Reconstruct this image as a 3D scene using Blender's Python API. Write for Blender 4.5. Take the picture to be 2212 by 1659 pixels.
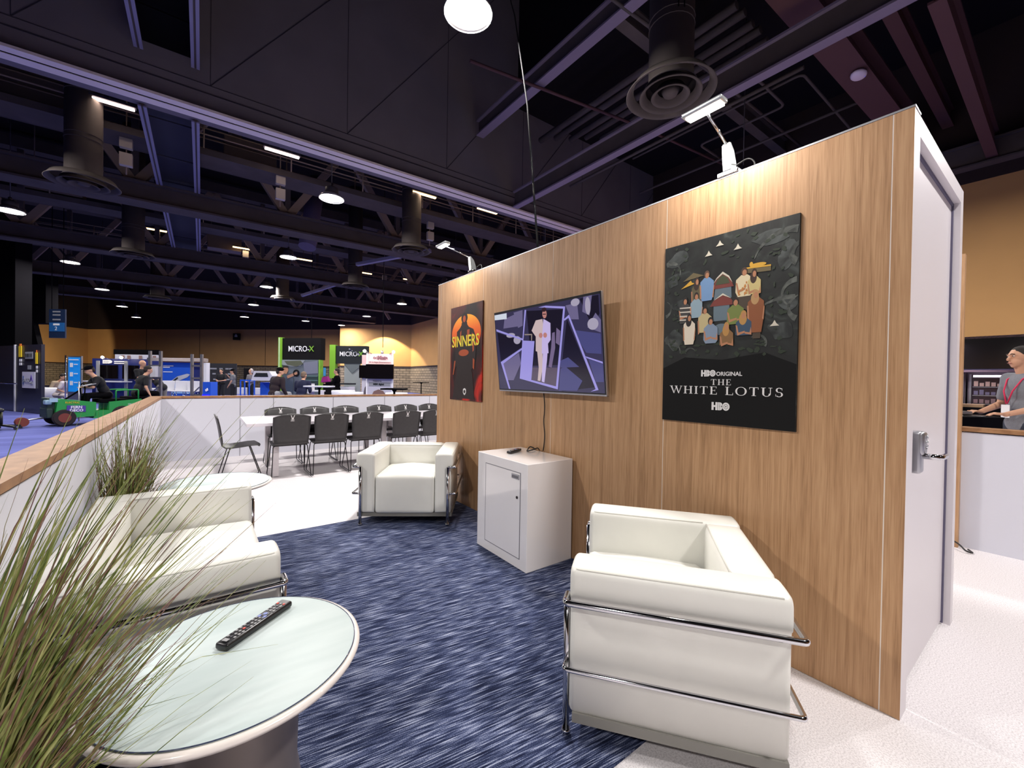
import bpy, bmesh, math, random
from math import sin, cos, pi, radians as R, sqrt, atan2
from mathutils import Vector as V, Matrix as M, Quaternion
random.seed(7)
C = bpy.context.scene.collection
SC = bpy.context.scene
for o in list(bpy.data.objects): bpy.data.objects.remove(o)
# ------------------------------------------------------------------ camera
YAW, PITCH, ROLL, FPX, EYE = R(36.5757), R(-0.5945), R(0.9), 902.85, 1.34
cd = bpy.data.cameras.new('camera'); cam = bpy.data.objects.new('camera', cd); C.objects.link(cam)
cd.sensor_width = 36.0; cd.lens = FPX / 2212 * 36.0; cd.clip_start = .02; cd.clip_end = 300
_f = V((sin(YAW)*cos(PITCH), cos(YAW)*cos(PITCH), sin(PITCH))); _r = V((cos(YAW), -sin(YAW), 0)); _u = _r.cross(_f)
_r2 = _r*cos(ROLL) + _u*sin(ROLL); _u2 = -_r*sin(ROLL) + _u*cos(ROLL)
mw = M((_r2, _u2, -_f)).transposed().to_4x4(); mw.translation = V((0, 0, EYE)); cam.matrix_world = mw
SC.camera = cam
# ------------------------------------------------------------------ view + world
SC.view_settings.view_transform = 'Standard'; SC.view_settings.look = 'None'
SC.view_settings.exposure = 0.0; SC.view_settings.gamma = 1.0; SC.view_settings.use_curve_mapping = False
w = bpy.data.worlds.new('world'); SC.world = w; w.use_nodes = True
w.node_tree.nodes['Background'].inputs[0].default_value = (.7, .68, .78, 1)
w.node_tree.nodes['Background'].inputs[1].default_value = .012
SC.cycles.max_bounces = 6; SC.cycles.diffuse_bounces = 3; SC.cycles.glossy_bounces = 3; SC.cycles.transmission_bounces = 4
SC.cycles.sample_clamp_indirect = 4.0; SC.cycles.caustics_reflective = False; SC.cycles.caustics_refractive = False
# lamp powers used by the lamp builders below
P_BAY, P_ARM = 350.0, 9.0
# ------------------------------------------------------------------ materials
def nt(name):
    m = bpy.data.materials.new(name); m.use_nodes = True
    return m, m.node_tree.nodes, m.node_tree.links, m.node_tree.nodes['Principled BSDF']
def s2l(c):
    return tuple(((v/255)/12.92 if v/255 <= .04045 else ((v/255+.055)/1.055)**2.4) for v in c) + (1,)
_mc = {}
def mat(name, rgb, rough=.6, metal=0, spec=.5, emit=0, coat=0, noise=0, nscale=30):
    """rgb in 0..255 display values"""
    if name in _mc: return _mc[name]
    m, n, l, b = nt(name); c = s2l(rgb)
    b.inputs['Base Color'].default_value = c; b.inputs['Roughness'].default_value = rough
    b.inputs['Metallic'].default_value = metal; b.inputs['Specular IOR Level'].default_value = spec
    b.inputs['Coat Weight'].default_value = coat; b.inputs['Coat Roughness'].default_value = .05
    if emit:
        b.inputs['Emission Color'].default_value = c; b.inputs['Emission Strength'].default_value = emit
    if noise:
        t = n.new('ShaderNodeTexCoord'); x = n.new('ShaderNodeTexNoise'); x.inputs['Scale'].default_value = nscale; x.inputs['Detail'].default_value = 4
        r = n.new('ShaderNodeValToRGB'); r.color_ramp.elements[0].position = .3; r.color_ramp.elements[1].position = .7
        r.color_ramp.elements[0].color = tuple(v*(1-noise) for v in c[:3])+(1,); r.color_ramp.elements[1].color = tuple(min(1, v*(1+noise*.5)) for v in c[:3])+(1,)
        l.new(t.outputs['Object'], x.inputs['Vector']); l.new(x.outputs['Fac'], r.inputs[0]); l.new(r.outputs[0], b.inputs['Base Color'])
    _mc[name] = m; return m
def streaky(name, ca, cb, scale, rough=.5, detail=5, cc=None, pos=(.3, .7), coat=0, bump=0, dist=0, world=False):
    m, n, l, b = nt(name)
    t = n.new('ShaderNodeTexCoord'); mp = n.new('ShaderNodeMapping'); mp.inputs['Scale'].default_value = scale
    x = n.new('ShaderNodeTexNoise'); x.inputs['Scale'].default_value = 1; x.inputs['Detail'].default_value = detail; x.inputs['Distortion'].default_value = dist
    r = n.new('ShaderNodeValToRGB'); e = r.color_ramp.elements; e[0].position, e[1].position = pos; e[0].color = s2l(ca); e[1].color = s2l(cb)
    if cc: k = e.new((pos[0]+pos[1])/2); k.color = s2l(cc)
    src = t.outputs['Object']
    if world:
        g = n.new('ShaderNodeNewGeometry'); src = g.outputs['Position']
    l.new(src, mp.inputs[0]); l.new(mp.outputs[0], x.inputs['Vector']); l.new(x.outputs['Fac'], r.inputs[0]); l.new(r.outputs[0], b.inputs['Base Color'])
    b.inputs['Roughness'].default_value = rough; b.inputs['Coat Weight'].default_value = coat; b.inputs['Coat Roughness'].default_value = .1
    if bump:
        bp = n.new('ShaderNodeBump'); bp.inputs['Strength'].default_value = bump; bp.inputs['Distance'].default_value = .003
        l.new(x.outputs['Fac'], bp.inputs['Height']); l.new(bp.outputs[0], b.inputs['Normal'])
    return m
def wood_mat():
    m, n, l, b = nt('oak_laminate')
    t = n.new('ShaderNodeNewGeometry'); mp = n.new('ShaderNodeMapping'); mp.inputs['Scale'].default_value = (34, 34, 1.1)
    a = n.new('ShaderNodeTexNoise'); a.inputs['Scale'].default_value = 1; a.inputs['Detail'].default_value = 6; a.inputs['Distortion'].default_value = 1.2
    mp2 = n.new('ShaderNodeMapping'); mp2.inputs['Scale'].default_value = (210, 210, 6)
    a2 = n.new('ShaderNodeTexNoise'); a2.inputs['Scale'].default_value = 1; a2.inputs['Detail'].default_value = 3
    mx = n.new('ShaderNodeMix'); mx.data_type = 'FLOAT'; mx.inputs[0].default_value = .45
    r = n.new('ShaderNodeValToRGB'); e = r.color_ramp.elements
    e[0].position = .34; e[0].color = s2l((148, 112, 78)); e[1].position = .62; e[1].color = s2l((191, 152, 113)); k = e.new(.47); k.color = s2l((175, 135, 98))
    l.new(t.outputs['Position'], mp.inputs[0]); l.new(t.outputs['Position'], mp2.inputs[0]); l.new(mp.outputs[0], a.inputs['Vector']); l.new(mp2.outputs[0], a2.inputs['Vector'])
    l.new(a.outputs['Fac'], mx.inputs[2]); l.new(a2.outputs['Fac'], mx.inputs[3]); l.new(mx.outputs[0], r.inputs[0]); l.new(r.outputs[0], b.inputs['Base Color'])
    b.inputs['Roughness'].default_value = .42; b.inputs['Specular IOR Level'].default_value = .4
    return m
def rug_mat():
    m, n, l, b = nt('streaked_blue_carpet')
    t = n.new('ShaderNodeNewGeometry')
    rot = n.new('ShaderNodeMapping'); rot.inputs['Rotation'].default_value = (0, 0, R(7)); l.new(t.outputs['Position'], rot.inputs[0])
    def ns(sc, d):
        mp = n.new('ShaderNodeMapping'); mp.inputs['Scale'].default_value = sc
        a = n.new('ShaderNodeTexNoise'); a.inputs['Scale'].default_value = 1; a.inputs['Detail'].default_value = d; a.inputs['Roughness'].default_value = .6
        l.new(rot.outputs[0], mp.inputs[0]); l.new(mp.outputs[0], a.inputs['Vector']); return a.outputs['Fac']
    A = ns((7, 170, 1), 2); B = ns((1.3, 4, 1), 2); D = ns((330, 330, 1), 1); E = ns((8, 70, 1), 1)
    def math_(op, x, y):
        q = n.new('ShaderNodeMath'); q.operation = op
        for i, v in enumerate((x, y)):
            if isinstance(v, (int, float)): q.inputs[i].default_value = v
            else: l.new(v, q.inputs[i])
        return q.outputs[0]
    s = math_('ADD', math_('MULTIPLY', A, 1.35), math_('MULTIPLY', B, .22)); s = math_('ADD', s, math_('MULTIPLY', D, .55)); s = math_('ADD', s, math_('MULTIPLY', E, .55))
    s = math_('MULTIPLY', s, 1/2.67)
    r = n.new('ShaderNodeValToRGB'); e = r.color_ramp.elements
    e[0].position = .42; e[0].color = s2l((22, 26, 47)); e[1].position = .61; e[1].color = s2l((158, 164, 184))
    for p_, c_ in ((.49, (42, 50, 79)), (.54, (88, 96, 126))): k = e.new(p_); k.color = s2l(c_)
    l.new(s, r.inputs[0]); l.new(r.outputs[0], b.inputs['Base Color']); b.inputs['Roughness'].default_value = .95; b.inputs['Specular IOR Level'].default_value = .1
    bp = n.new('ShaderNodeBump'); bp.inputs['Strength'].default_value = .5; bp.inputs['Distance'].default_value = .004; l.new(s, bp.inputs['Height']); l.new(bp.outputs[0], b.inputs['Normal'])
    return m
def speckle(name, ca, cb, scale, rough=.95, big=None):
    m, n, l, b = nt(name)
    t = n.new('ShaderNodeNewGeometry'); a = n.new('ShaderNodeTexNoise'); a.inputs['Scale'].default_value = scale; a.inputs['Detail'].default_value = 5; a.inputs['Roughness'].default_value = .7
    r = n.new('ShaderNodeValToRGB'); e = r.color_ramp.elements; e[0].position = .36; e[0].color = s2l(ca); e[1].position = .56; e[1].color = s2l(cb)
    l.new(t.outputs['Position'], a.inputs['Vector']); l.new(a.outputs['Fac'], r.inputs[0]); l.new(r.outputs[0], b.inputs['Base Color'])
    b.inputs['Roughness'].default_value = rough; b.inputs['Specular IOR Level'].default_value = .15
    bp = n.new('ShaderNodeBump'); bp.inputs['Strength'].default_value = .25; bp.inputs['Distance'].default_value = .003; l.new(a.outputs['Fac'], bp.inputs['Height']); l.new(bp.outputs[0], b.inputs['Normal'])
    return m
def brick_mat():
    m, n, l, b = nt('grey_block_brick')
    t = n.new('ShaderNodeTexCoord'); mp = n.new('ShaderNodeMapping'); mp.inputs['Rotation'].default_value = (R(90), 0, 0)
    k = n.new('ShaderNodeTexBrick'); k.inputs['Scale'].default_value = 1; k.inputs['Brick Width'].default_value = .6; k.inputs['Row Height'].default_value = .22; k.inputs['Mortar Size'].default_value = .02
    k.inputs['Color1'].default_value = s2l((138, 124, 106)); k.inputs['Color2'].default_value = s2l((116, 104, 90)); k.inputs['Mortar'].default_value = s2l((46, 40, 38))
    l.new(t.outputs['Object'], mp.inputs[0]); l.new(mp.outputs[0], k.inputs['Vector']); l.new(k.outputs['Color'], b.inputs['Base Color']); b.inputs['Roughness'].default_value = .9
    return m
WOOD = wood_mat(); CAPW = streaky('oak_cap', (134, 94, 60), (160, 118, 80), (14, 14, 14), .5, pos=(.35, .65), world=True); RUG = rug_mat()
WHITECARPET = speckle('white_carpet', (196, 190, 192), (232, 227, 229), 160)
BLUECARPET = streaky('periwinkle_carpet', (70, 76, 142), (90, 97, 168), (.6, 2.5, 1), .95, pos=(.35, .65), world=True)
LAM = mat('white_laminate', (208, 208, 218), .45)
DOORW = mat('door_white', (214, 208, 212), .4)
GLOSSW = mat('gloss_white', (232, 228, 228), .12, coat=.6)
LEATHER = mat('white_leather', (221, 220, 213), .38, noise=.03, nscale=6)
PIPING = mat('grey_piping', (196, 194, 186), .5)
CHROME = mat('chrome', (200, 200, 204), .09, 1)
ALU = mat('satin_aluminium', (176, 176, 182), .35, .9)
SEAMW = mat('seam_white', (226, 216, 205), .4)
BLACK = mat('black_plastic', (22, 22, 24), .4)
BLACKM = mat('matte_black', (12, 11, 14), .95, spec=.05)
SHELL = mat('black_stained_ply', (46, 44, 46), .45, noise=.15, nscale=25)
RODM = mat('black_rod', (24, 20, 26), .35, .3); CORD = mat('cord_black', (18, 18, 20), .85, spec=.2)
SKIN = mat('skin', (198, 150, 122), .55)
SKIN2 = mat('skin_tan', (168, 120, 92), .55)
TEE = mat('black_tee', (24, 24, 28), .9)
DENIM = mat('dark_denim', (46, 52, 66), .9)
GREYC = mat('grey_cloth', (112, 114, 120), .9)
HAIRD = mat('dark_hair', (34, 27, 24), .8)
HAIRG = mat('grey_hair', (150, 146, 142), .8)
TANWALL = mat('tan_hall_wall', (192, 146, 90), .9, noise=.06, nscale=1)
DARKST = mat('dark_painted_steel', (82, 74, 72), .8, spec=.2, noise=.15, nscale=2)
DARKPL = mat('dark_grey_panel', (112, 106, 112), .85, spec=.15, noise=.12, nscale=.7)
TRACKM = mat('lavender_metal_track', (224, 212, 204), .5)
ROOFM = mat('black_roof_deck', (27, 24, 28), .95, spec=.1)
PURPST = mat('plum_painted_steel', (84, 58, 62), .8, spec=.2)
# ------------------------------------------------------------------ builders
class MB:
    def __init__(s): s.b = bmesh.new()
    def _x(s, vs, mt=None):
        if mt is not None: bmesh.ops.transform(s.b, matrix=mt, verts=vs)
    def box(s, c, d, rz=0, bev=0, seg=2, mt=None):
        r = bmesh.ops.create_cube(s.b, size=1); vs = r['verts']
        bmesh.ops.scale(s.b, vec=d, verts=vs)
        if bev:
            es = list({e for v in vs for e in v.link_edges})
            q = bmesh.ops.bevel(s.b, geom=es, offset=bev, segments=seg, profile=.5, affect='EDGES')
            vs = list({v for f in q['faces'] for v in f.verts} | {v for v in vs if v.is_valid})
            fs = {f for v in vs for f in v.link_faces}; vs = list({v for f in fs for v in f.verts})
            if seg > 1:
                for f in fs: f.smooth = max(abs(f.normal.x), abs(f.normal.y), abs(f.normal.z)) < .999 if f.normal.length > 0 else True
        bmesh.ops.transform(s.b, matrix=M.Translation(c) @ M.Rotation(rz, 4, 'Z'), verts=vs); s._x(vs, mt); return s
    def soft(s, c, d, r, n=9, crown=(0, 0, 0), skip=None):
        before = set(s.b.faces); vs = bmesh.ops.create_cube(s.b, size=2)['verts']; es = list({e for v in vs for e in v.link_edges})
        q = bmesh.ops.subdivide_edges(s.b, edges=es, cuts=n, use_grid_fill=True)
        fs = {f for f in s.b.faces if f not in before}
        al = {v for f in fs for v in f.verts}; h = [k/2 for k in d]
        for v in al:
            u = [max(-1, min(1, k)) for k in v.co]
            # denser towards the edges so the rounding is smooth
            u = [math.sin(k*pi/2)*.35+k*.65 if False else (abs(k)**.72)*(1 if k > 0 else -1) for k in u]
            p = V([u[i]*h[i] for i in range(3)]); cl_ = V([max(-h[i]+r, min(h[i]-r, p[i])) for i in range(3)]); o = p-cl_
            if o.length > r: o = o.normalized()*r
            p = cl_+o
            for i in range(3):
                j, k = (i+1) % 3, (i+2) % 3
                if crown[i]: p[i] += crown[i]*(1 if u[i] > 0 else -1)*(abs(u[i])**3)*max(0, 1-u[j]**2)*max(0, 1-u[k]**2)
            v.co = V(c)+p
        for f in fs: f.smooth = True
        return s
    def bar(s, a, b, wd, ht, up=(0, 0, 1)):
        a, b, up = V(a), V(b), V(up); d = b-a; L = d.length
        if L < 1e-6: return s
        z = d.normalized(); x = up.cross(z)
        if x.length < 1e-4: x = V((1, 0, 0)).cross(z)
        x.normalize(); y = z.cross(x)
        vs = bmesh.ops.create_cube(s.b, size=1)['verts']; bmesh.ops.scale(s.b, vec=(wd, ht, L), verts=vs)
        mt = M((x, y, z)).transposed().to_4x4(); mt.translation = (a+b)/2
        bmesh.ops.transform(s.b, matrix=mt, verts=vs); return s
    def cyl(s, a, b, r, r2=None, n=16, cap=True):
        a, b = V(a), V(b); d = b-a
        vs = bmesh.ops.create_cone(s.b, cap_ends=cap, segments=n, radius1=r, radius2=r if r2 is None else r2, depth=d.length)['verts']
        mt = V((0, 0, 1)).rotation_difference(d).to_matrix().to_4x4(); mt.translation = (a+b)/2
        for f in {f for v in vs for f in v.link_faces}:
            if len(f.verts) == 4: f.smooth = True
        bmesh.ops.transform(s.b, matrix=mt, verts=vs); return s
    def ball(s, c, r, n=12, rot=None):
        vs = bmesh.ops.create_uvsphere(s.b, u_segments=n, v_segments=max(6, n*2//3), radius=1)['verts']
        rr = r if hasattr(r, '__len__') else (r, r, r)
        bmesh.ops.scale(s.b, vec=rr, verts=vs)
        for f in {f for v in vs for f in v.link_faces}: f.smooth = True
        if rot is not None: bmesh.ops.transform(s.b, matrix=rot.to_matrix().to_4x4() if hasattr(rot, 'to_matrix') else rot, verts=vs)
        bmesh.ops.translate(s.b, vec=c, verts=vs); return s
    def tube(s, pts, r, n=8, closed=False, round_=0, radii=None):
        P = [V(p) for p in pts]
        if round_:
            Q = []
            rng = range(len(P)) if closed else range(1, len(P)-1)
            if not closed: Q.append(P[0])
            for i in rng:
                a, b, c = P[i-1], P[i], P[(i+1) % len(P)]
                d1, d2 = (a-b), (c-b); k = min(round_, d1.length*.49, d2.length*.49)
                p1, p2 = b+d1.normalized()*k, b+d2.normalized()*k
                for j in range(5):
                    t = j/4; Q.append(p1*(1-t)**2+b*2*t*(1-t)+p2*t*t)
            if not closed: Q.append(P[-1])
            P = Q
        N = len(P); rings = []; prev = None
        for i, p in enumerate(P):
            if closed: t = (P[(i+1) % N]-P[i-1])
            else: t = P[min(i+1, N-1)]-P[max(i-1, 0)]
            if t.length < 1e-9: t = V((0, 0, 1))
            t.normalize()
            if prev is None:
                u = t.cross(V((0, 0, 1)));
                if u.length < .1: u = t.cross(V((1, 0, 0)))
            else: u = prev-t*prev.dot(t)
            u.normalize(); prev = u; v = t.cross(u)
            rad = radii[i] if radii else r
            rings.append([s.b.verts.new(p+(u*cos(2*pi*k/n)+v*sin(2*pi*k/n))*rad) for k in range(n)])
        for i in range(N if closed else N-1):
            A, B = rings[i], rings[(i+1) % N]
            for k in range(n):
                f = s.b.faces.new((A[k], A[(k+1) % n], B[(k+1) % n], B[k])); f.smooth = True
        if not closed:
            s.b.faces.new(rings[0]); s.b.faces.new(list(reversed(rings[-1])))
        return s
    def lathe(s, prof, c=(0, 0, 0), n=32, sx=1, sy=1, smooth=True):
        rings = []
        for r, z in prof:
            if r < 1e-6: rings.append([s.b.verts.new((c[0], c[1], c[2]+z))])
            else: rings.append([s.b.verts.new((c[0]+r*sx*cos(2*pi*k/n), c[1]+r*sy*sin(2*pi*k/n), c[2]+z)) for k in range(n)])
        for A, B in zip(rings, rings[1:]):
            for k in range(n):
                if len(A) == 1 and len(B) == 1: continue
                if len(A) == 1: f = s.b.faces.new((A[0], B[(k+1) % n], B[k]))
                elif len(B) == 1: f = s.b.faces.new((A[k], A[(k+1) % n], B[0]))
                else: f = s.b.faces.new((A[k], A[(k+1) % n], B[(k+1) % n], B[k]))
                f.smooth = smooth
        return s
    def prism(s, poly, o, ex, ey, en, t):
        """polygon (u,v) laid out from o along ex, ey, given thickness t along en"""
        o, ex, ey, en = V(o), V(ex), V(ey), V(en)
        A = [s.b.verts.new(o+ex*u+ey*v) for u, v in poly]; B = [s.b.verts.new(o+ex*u+ey*v+en*t) for u, v in poly]
        N = len(A)
        s.b.faces.new(A); s.b.faces.new(list(reversed(B)))
        for i in range(N): s.b.faces.new((A[i], B[i], B[(i+1) % N], A[(i+1) % N]))
        return s
    def quad(s, a, b, c, d):
        s.b.faces.new([s.b.verts.new(V(q)) for q in (a, b, c, d)]); return s
    def build(s, name, m, parent=None, loc=None, **kw):
        bmesh.ops.recalc_face_normals(s.b, faces=s.b.faces)
        me = bpy.data.meshes.new(name); s.b.to_mesh(me); s.b.free()
        me.materials.append(m); o = bpy.data.objects.new(name, me); C.objects.link(o)
        if parent: o.parent = parent
        if loc is not None: o.location = loc
        for k, v in kw.items(): o[k] = v
        return o
def tag(o, label, cat, group=None, kind=None):
    o['label'] = label; o['category'] = cat
    if group: o['group'] = group
    if kind: o['kind'] = kind
    return o
def thing(name, label, cat, loc=(0, 0, 0), rz=0, group=None, rot=None):
    o = bpy.data.objects.new(name, None); C.objects.link(o); o.empty_display_size = .1
    o.location = loc; o.rotation_euler = rot if rot is not None else (0, 0, rz); return tag(o, label, cat, group)
def struct(o): o['kind'] = 'structure'; return o
def kids(o): return [c for c in bpy.data.objects if c.parent == o]
def copy_tree(o, parent=None):
    c = o.copy(); C.objects.link(c)
    if parent: c.parent = parent
    for k in kids(o): copy_tree(k, c)
    return c
def dup(o, loc, rz, label, group=None):
    c = copy_tree(o); c.location = loc; c.rotation_euler = (0, 0, rz); c['label'] = label
    if group: c['group'] = group
    return c
def text(name, s, size, m, parent=None, loc=(0, 0, 0), rot=(R(90), 0, 0), ext=.002, align='CENTER', bold=0, sx=1, sp=1):
    cu = bpy.data.curves.new(name, 'FONT'); cu.body = s; cu.size = size; cu.align_x = align; cu.align_y = 'CENTER'; cu.extrude = ext; cu.offset = bold; cu.space_character = sp
    cu.resolution_u = 3
    t = bpy.data.objects.new(name, cu); C.objects.link(t)
    dg = bpy.context.evaluated_depsgraph_get(); me = bpy.data.meshes.new_from_object(t.evaluated_get(dg))
    bpy.data.objects.remove(t); me.materials.clear(); me.materials.append(m)
    o = bpy.data.objects.new(name, me); C.objects.link(o); o.parent = parent; o.location = loc; o.rotation_euler = rot; o.scale = (sx, 1, 1); return o
def remesh(o, voxel, smooth=3, k=.6):
    md = o.modifiers.new('r', 'REMESH'); md.mode = 'VOXEL'; md.voxel_size = voxel; md.use_smooth_shade = True
    if smooth: sm = o.modifiers.new('s', 'SMOOTH'); sm.factor = k; sm.iterations = smooth
    dg = bpy.context.evaluated_depsgraph_get(); me = bpy.data.meshes.new_from_object(o.evaluated_get(dg)); o.modifiers.clear()
    m = o.data.materials[0]; o.data = me
    if not me.materials: me.materials.append(m)
    for p in me.polygons: p.use_smooth = True
    return o
def at(px, D, z=0):
    """ground position D metres in front of the viewpoint, at horizontal bearing px of the 2212 wide frame"""
    r = (px-1106)/FPX*D
    return V((r*cos(YAW)+D*sin(YAW), -r*sin(YAW)+D*cos(YAW), z))
def hz(px, py, D):
    """height of a point seen at px,py and D metres away"""
    return EYE+((820+.0157*(px-1106))-py)/FPX*D
FACE = -YAW     # local -y looks back at the viewpoint
# ================================================================== SETTING
XW = 2.248
FX0, FX1, FY0, FY1 = -40, 16, -14, 62
m = MB(); m.box((( FX0+FX1)/2+10, (FY0+FY1)/2, -.06), (FX1-FX0+40, FY1-FY0, .1)); struct(m.build('floor', BLUECARPET))
# white booth carpet, laid over the hall floor
m = MB(); m.box((3.6, 2.4, -.006), (8.35, 11.9, .012)); struct(m.build('floor_white_carpet', WHITECARPET))
m = MB(); m.box(((-.42+2.24)/2, (.93+4.0)/2, .004), (2.66, 3.07, .008)); tag(m.build('area_carpet', RUG), 'blue and grey streaked carpet square lying under the white seats', 'carpet')
# main wood wall: a modular wall of panels
wall = thing('partition_wall', 'tall oak-look booth wall carrying the television and two posters', 'wall', (XW, 2.45, 0))
wall['kind'] = 'structure'; wall.name = 'wall_right'
del wall['label']; del wall['category']
for i, (y0, y1) in enumerate(((.395, .457), (.461, 1.483), (1.487, 2.501), (2.505, 3.53), (3.534, 4.45), (4.455, 4.52))):
    m = MB(); m.box((.045, (y0+y1)/2-2.45, 1.222), (.09, y1-y0, 2.44)); m.build('wood_panel', WOOD, wall)
m = MB()
for y in (.459, 1.485, 2.503, 3.532, 4.4525): m.box((.046, y-2.45, 1.221), (.0908, .0045, 2.438))
m.build('panel_seam', SEAMW, wall)
m = MB(); m.box((.045, 2.4575-2.45, 2.445), (.094, 4.13, .008)); m.build('top_rail', ALU, wall)
# closet side with door (faces the near side)
cl = bpy.data.objects.new('wall_front', None); C.objects.link(cl); cl.location = (0, .395, 0); cl['kind'] = 'structure'
m = MB(); m.box((2.30, .045, 1.22), (.10, .09, 2.44)); m.box((3.41, .045, 1.22), (.075, .09, 2.44)); m.box((2.86, .045, 2.40), (1.02, .09, .08)); m.build('white_frame', DOORW, cl)
m = MB(); m.box((3.40, 1.6, 1.22), (.05, 3.0, 2.44)); m.box((2.86, 3.1, 1.22), (1.1, .05, 2.44)); m.build('rear_panel', LAM, cl)
dr = bpy.data.objects.new('door_1', None); C.objects.link(dr); dr.location = (2.35, .43, 0); dr['kind'] = 'structure'
m = MB(); m.box((.512, .02, 1.19), (1.00, .04, 2.34)); m.build('door_leaf', DOORW, dr)
m = MB(); m.box((.012, -.004, 1.19), (.004, .012, 2.34)); m.box((1.01, -.002, 1.19), (.014, .012, 2.36)); m.box((.512, -.002, 2.352), (1.02, .012, .014)); m.build('shadow_gap', mat('gap_grey', (92, 88, 112), .7), dr)
h = MB(); h.box((.075, -.03, 1.062), (.06, .05, .178), bev=.012, seg=3); h.box((.085, -.04, 1.10), (.075, .045, .10), bev=.014, seg=3); h = h.build('lock_body', ALU, dr)
m = MB(); m.cyl((.095, -.05, 1.045), (.095, -.105, 1.045), .012); m.tube([(.095, -.09, 1.045), (.10, -.105, 1.045), (.20, -.105, 1.042)], .012, 10, round_=.01); m.build('lever_handle', CHROME, dr)
m = MB()
for a in range(8): m.cyl((.095+.016*cos(a*.785), -.062, 1.105+.026*sin(a*.785)), (.095+.016*cos(a*.785), -.066, 1.105+.026*sin(a*.785)), .005, n=8)
m.build('key_button', CHROME, dr)
m = MB(); m.box((.05, -.006, .945), (.03, .012, .05), bev=.004); m.build('latch_plate', DOORW, dr)
# low walls
def lowwall(name, p0, p1, th, seams, inner):
    r = bpy.data.objects.new(name, None); C.objects.link(r); r['kind'] = 'structure'; r.location = (p0[0], p0[1], 0)
    d = V((p1[0]-p0[0], p1[1]-p0[1], 0)); L = d.length; r.rotation_euler = (0, 0, atan2(d.y, d.x))
    m = MB(); m.box((L/2, inner*th/2, .48), (L, th-.004, .96)); m.build('laminate_panel', LAM, r)
    m = MB(); m.box((L/2, inner*th/2, .985), (L+.02, th+.012, .032)); m.build('wood_cap', CAPW, r)
    m = MB()
    for s in seams: m.box((s, -inner*.0005, .48), (.006, .004, .96))
    if seams: m.build('panel_seam', mat('seam_grey', (120, 118, 126), .5), r)
    return r
lowwall('wall_back', (-.62, 8.27), (7.8, 8.27), .14, [1.134, 1.619, 2.597, 3.574, 4.554, 5.556], 1)
lowwall('wall_left', (-.492, -3.6), (-.492, 8.262), .13, [], 1)
lowwall('wall_far_right', (5.12, -3.6), (5.12, .56), .14, [2.9], -1)
m = MB(); m.box((5.09, 1.56, 1.22), (.07, 2.0, 2.44)); struct(m.build('trim_1', WOOD))
m = MB(); m.tube([(5.06, .62, .07), (4.98, .54, .05), (4.93, .50, .02), (4.97, .46, .008), (5.05, .50, .008)], .006, 6, round_=.03); tag(m.build('floor_cable', BLACK), 'short dark cable looping on white carpet at foot of far right wood post', 'cable')
# ---- hall shell
def plan(pts, z0, z1, mt, name, th=.2, **k):
    m = MB()
    for (a, b) in zip(pts, pts[1:]):
        a, b = V((*a, 0)), V((*b, 0)); m.bar((a.x, a.y, (z0+z1)/2), (b.x, b.y, (z0+z1)/2), z1-z0, th, up=(b-a).normalized().cross(V((0,0,1))))
    return struct(m.build(name, mt))
def wallseg(name, a, b, z0, z1, mt, th=.3):
    """upright slab from a to b (plan), outer side away from the viewpoint; own local frame along the wall"""
    a, b = V((a[0], a[1], 0)), V((b[0], b[1], 0)); d = b-a; L = d.length
    m = MB(); m.box((L/2, 0, (z1-z0)/2), (L, th, z1-z0)); o = struct(m.build(name, mt)); o.location = (a.x, a.y, z0); o.rotation_euler = (0, 0, atan2(d.y, d.x)); return o
BR = brick_mat(); DARKB = mat('dark_brown_band', (40, 26, 24), .9)
ZT = 6.27
w0, w1, w2 = at(190, 47.3), at(737, 43.6), at(737, 39.5)
w3, w4, w5 = at(890, 39), at(960, 33.5), V((14.9+.15, 24, 0))
wl = at(60, 36)
segs = [('wall_hall_left', V((-40, 30, 0)), w0), ('wall_hall_back', w0, w1), ('wall_hall_return', w1, w2), ('wall_hall_alcove', w2, w3), ('wall_hall_corner', w3, V((15.05, 22, 0)))]
for nme, a, b in segs:
    wallseg(nme+'_upper', a, b, 2.36, ZT, TANWALL)
    wallseg(nme+'_brick', a, b, 0, 2.3, BR)
    wallseg(nme+'_rail', a, b, 2.3, 2.42, DARKB, .4)
    wallseg(nme+'_header', a, b, ZT, 9.8, DARKB, .34)
    # panel joints on the upper wall
wallseg('wall_hall_right', (14.9+.15, -14), (14.9+.15, -.9), 0, ZT, TANWALL)
wallseg('wall_hall_right_beyond', (14.9+.15, 4.5), (14.9+.15, 22), 0, ZT, TANWALL)
wallseg('wall_hall_right_over', (14.9+.15, -.9), (14.9+.15, 4.5), 2.49, ZT, TANWALL)
wallseg('wall_hall_right_header', (14.9+.15, -14), (14.9+.15, 22), ZT, 9.8, DARKB, .34)
wallseg('wall_hall_near', (-40, -13.8), (15, -13.8), 0, 9.8, TANWALL)
wallseg('wall_hall_far_left', (-40, -13.8), (-40, 30), 0, 9.8, TANWALL)
m = MB()
a, b = w0, w1; d = (b-a).normalized(); nrm = V((d.y, -d.x, 0))
for t in (.25, .465, .72): 
    p = a.lerp(b, t)+nrm*.16; m.bar((p.x, p.y, 2.45), (p.x, p.y, ZT), .05, .03)
m.build('trim_2', DARKB)['kind'] = 'structure'
# ceiling deck
m = MB(); m.box((0, 36.5, 9.9), (80, 51.4, .2)); m.box((23.9, -2, 9.9), (32, 26.4, .2)); m.box((-16, -2, 14.1), (48, 26.4, .2)); m.box((7.9, -2, 12.1), (.1, 26.4, 4.4)); struct(m.build('ceiling', ROOFM))
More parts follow.
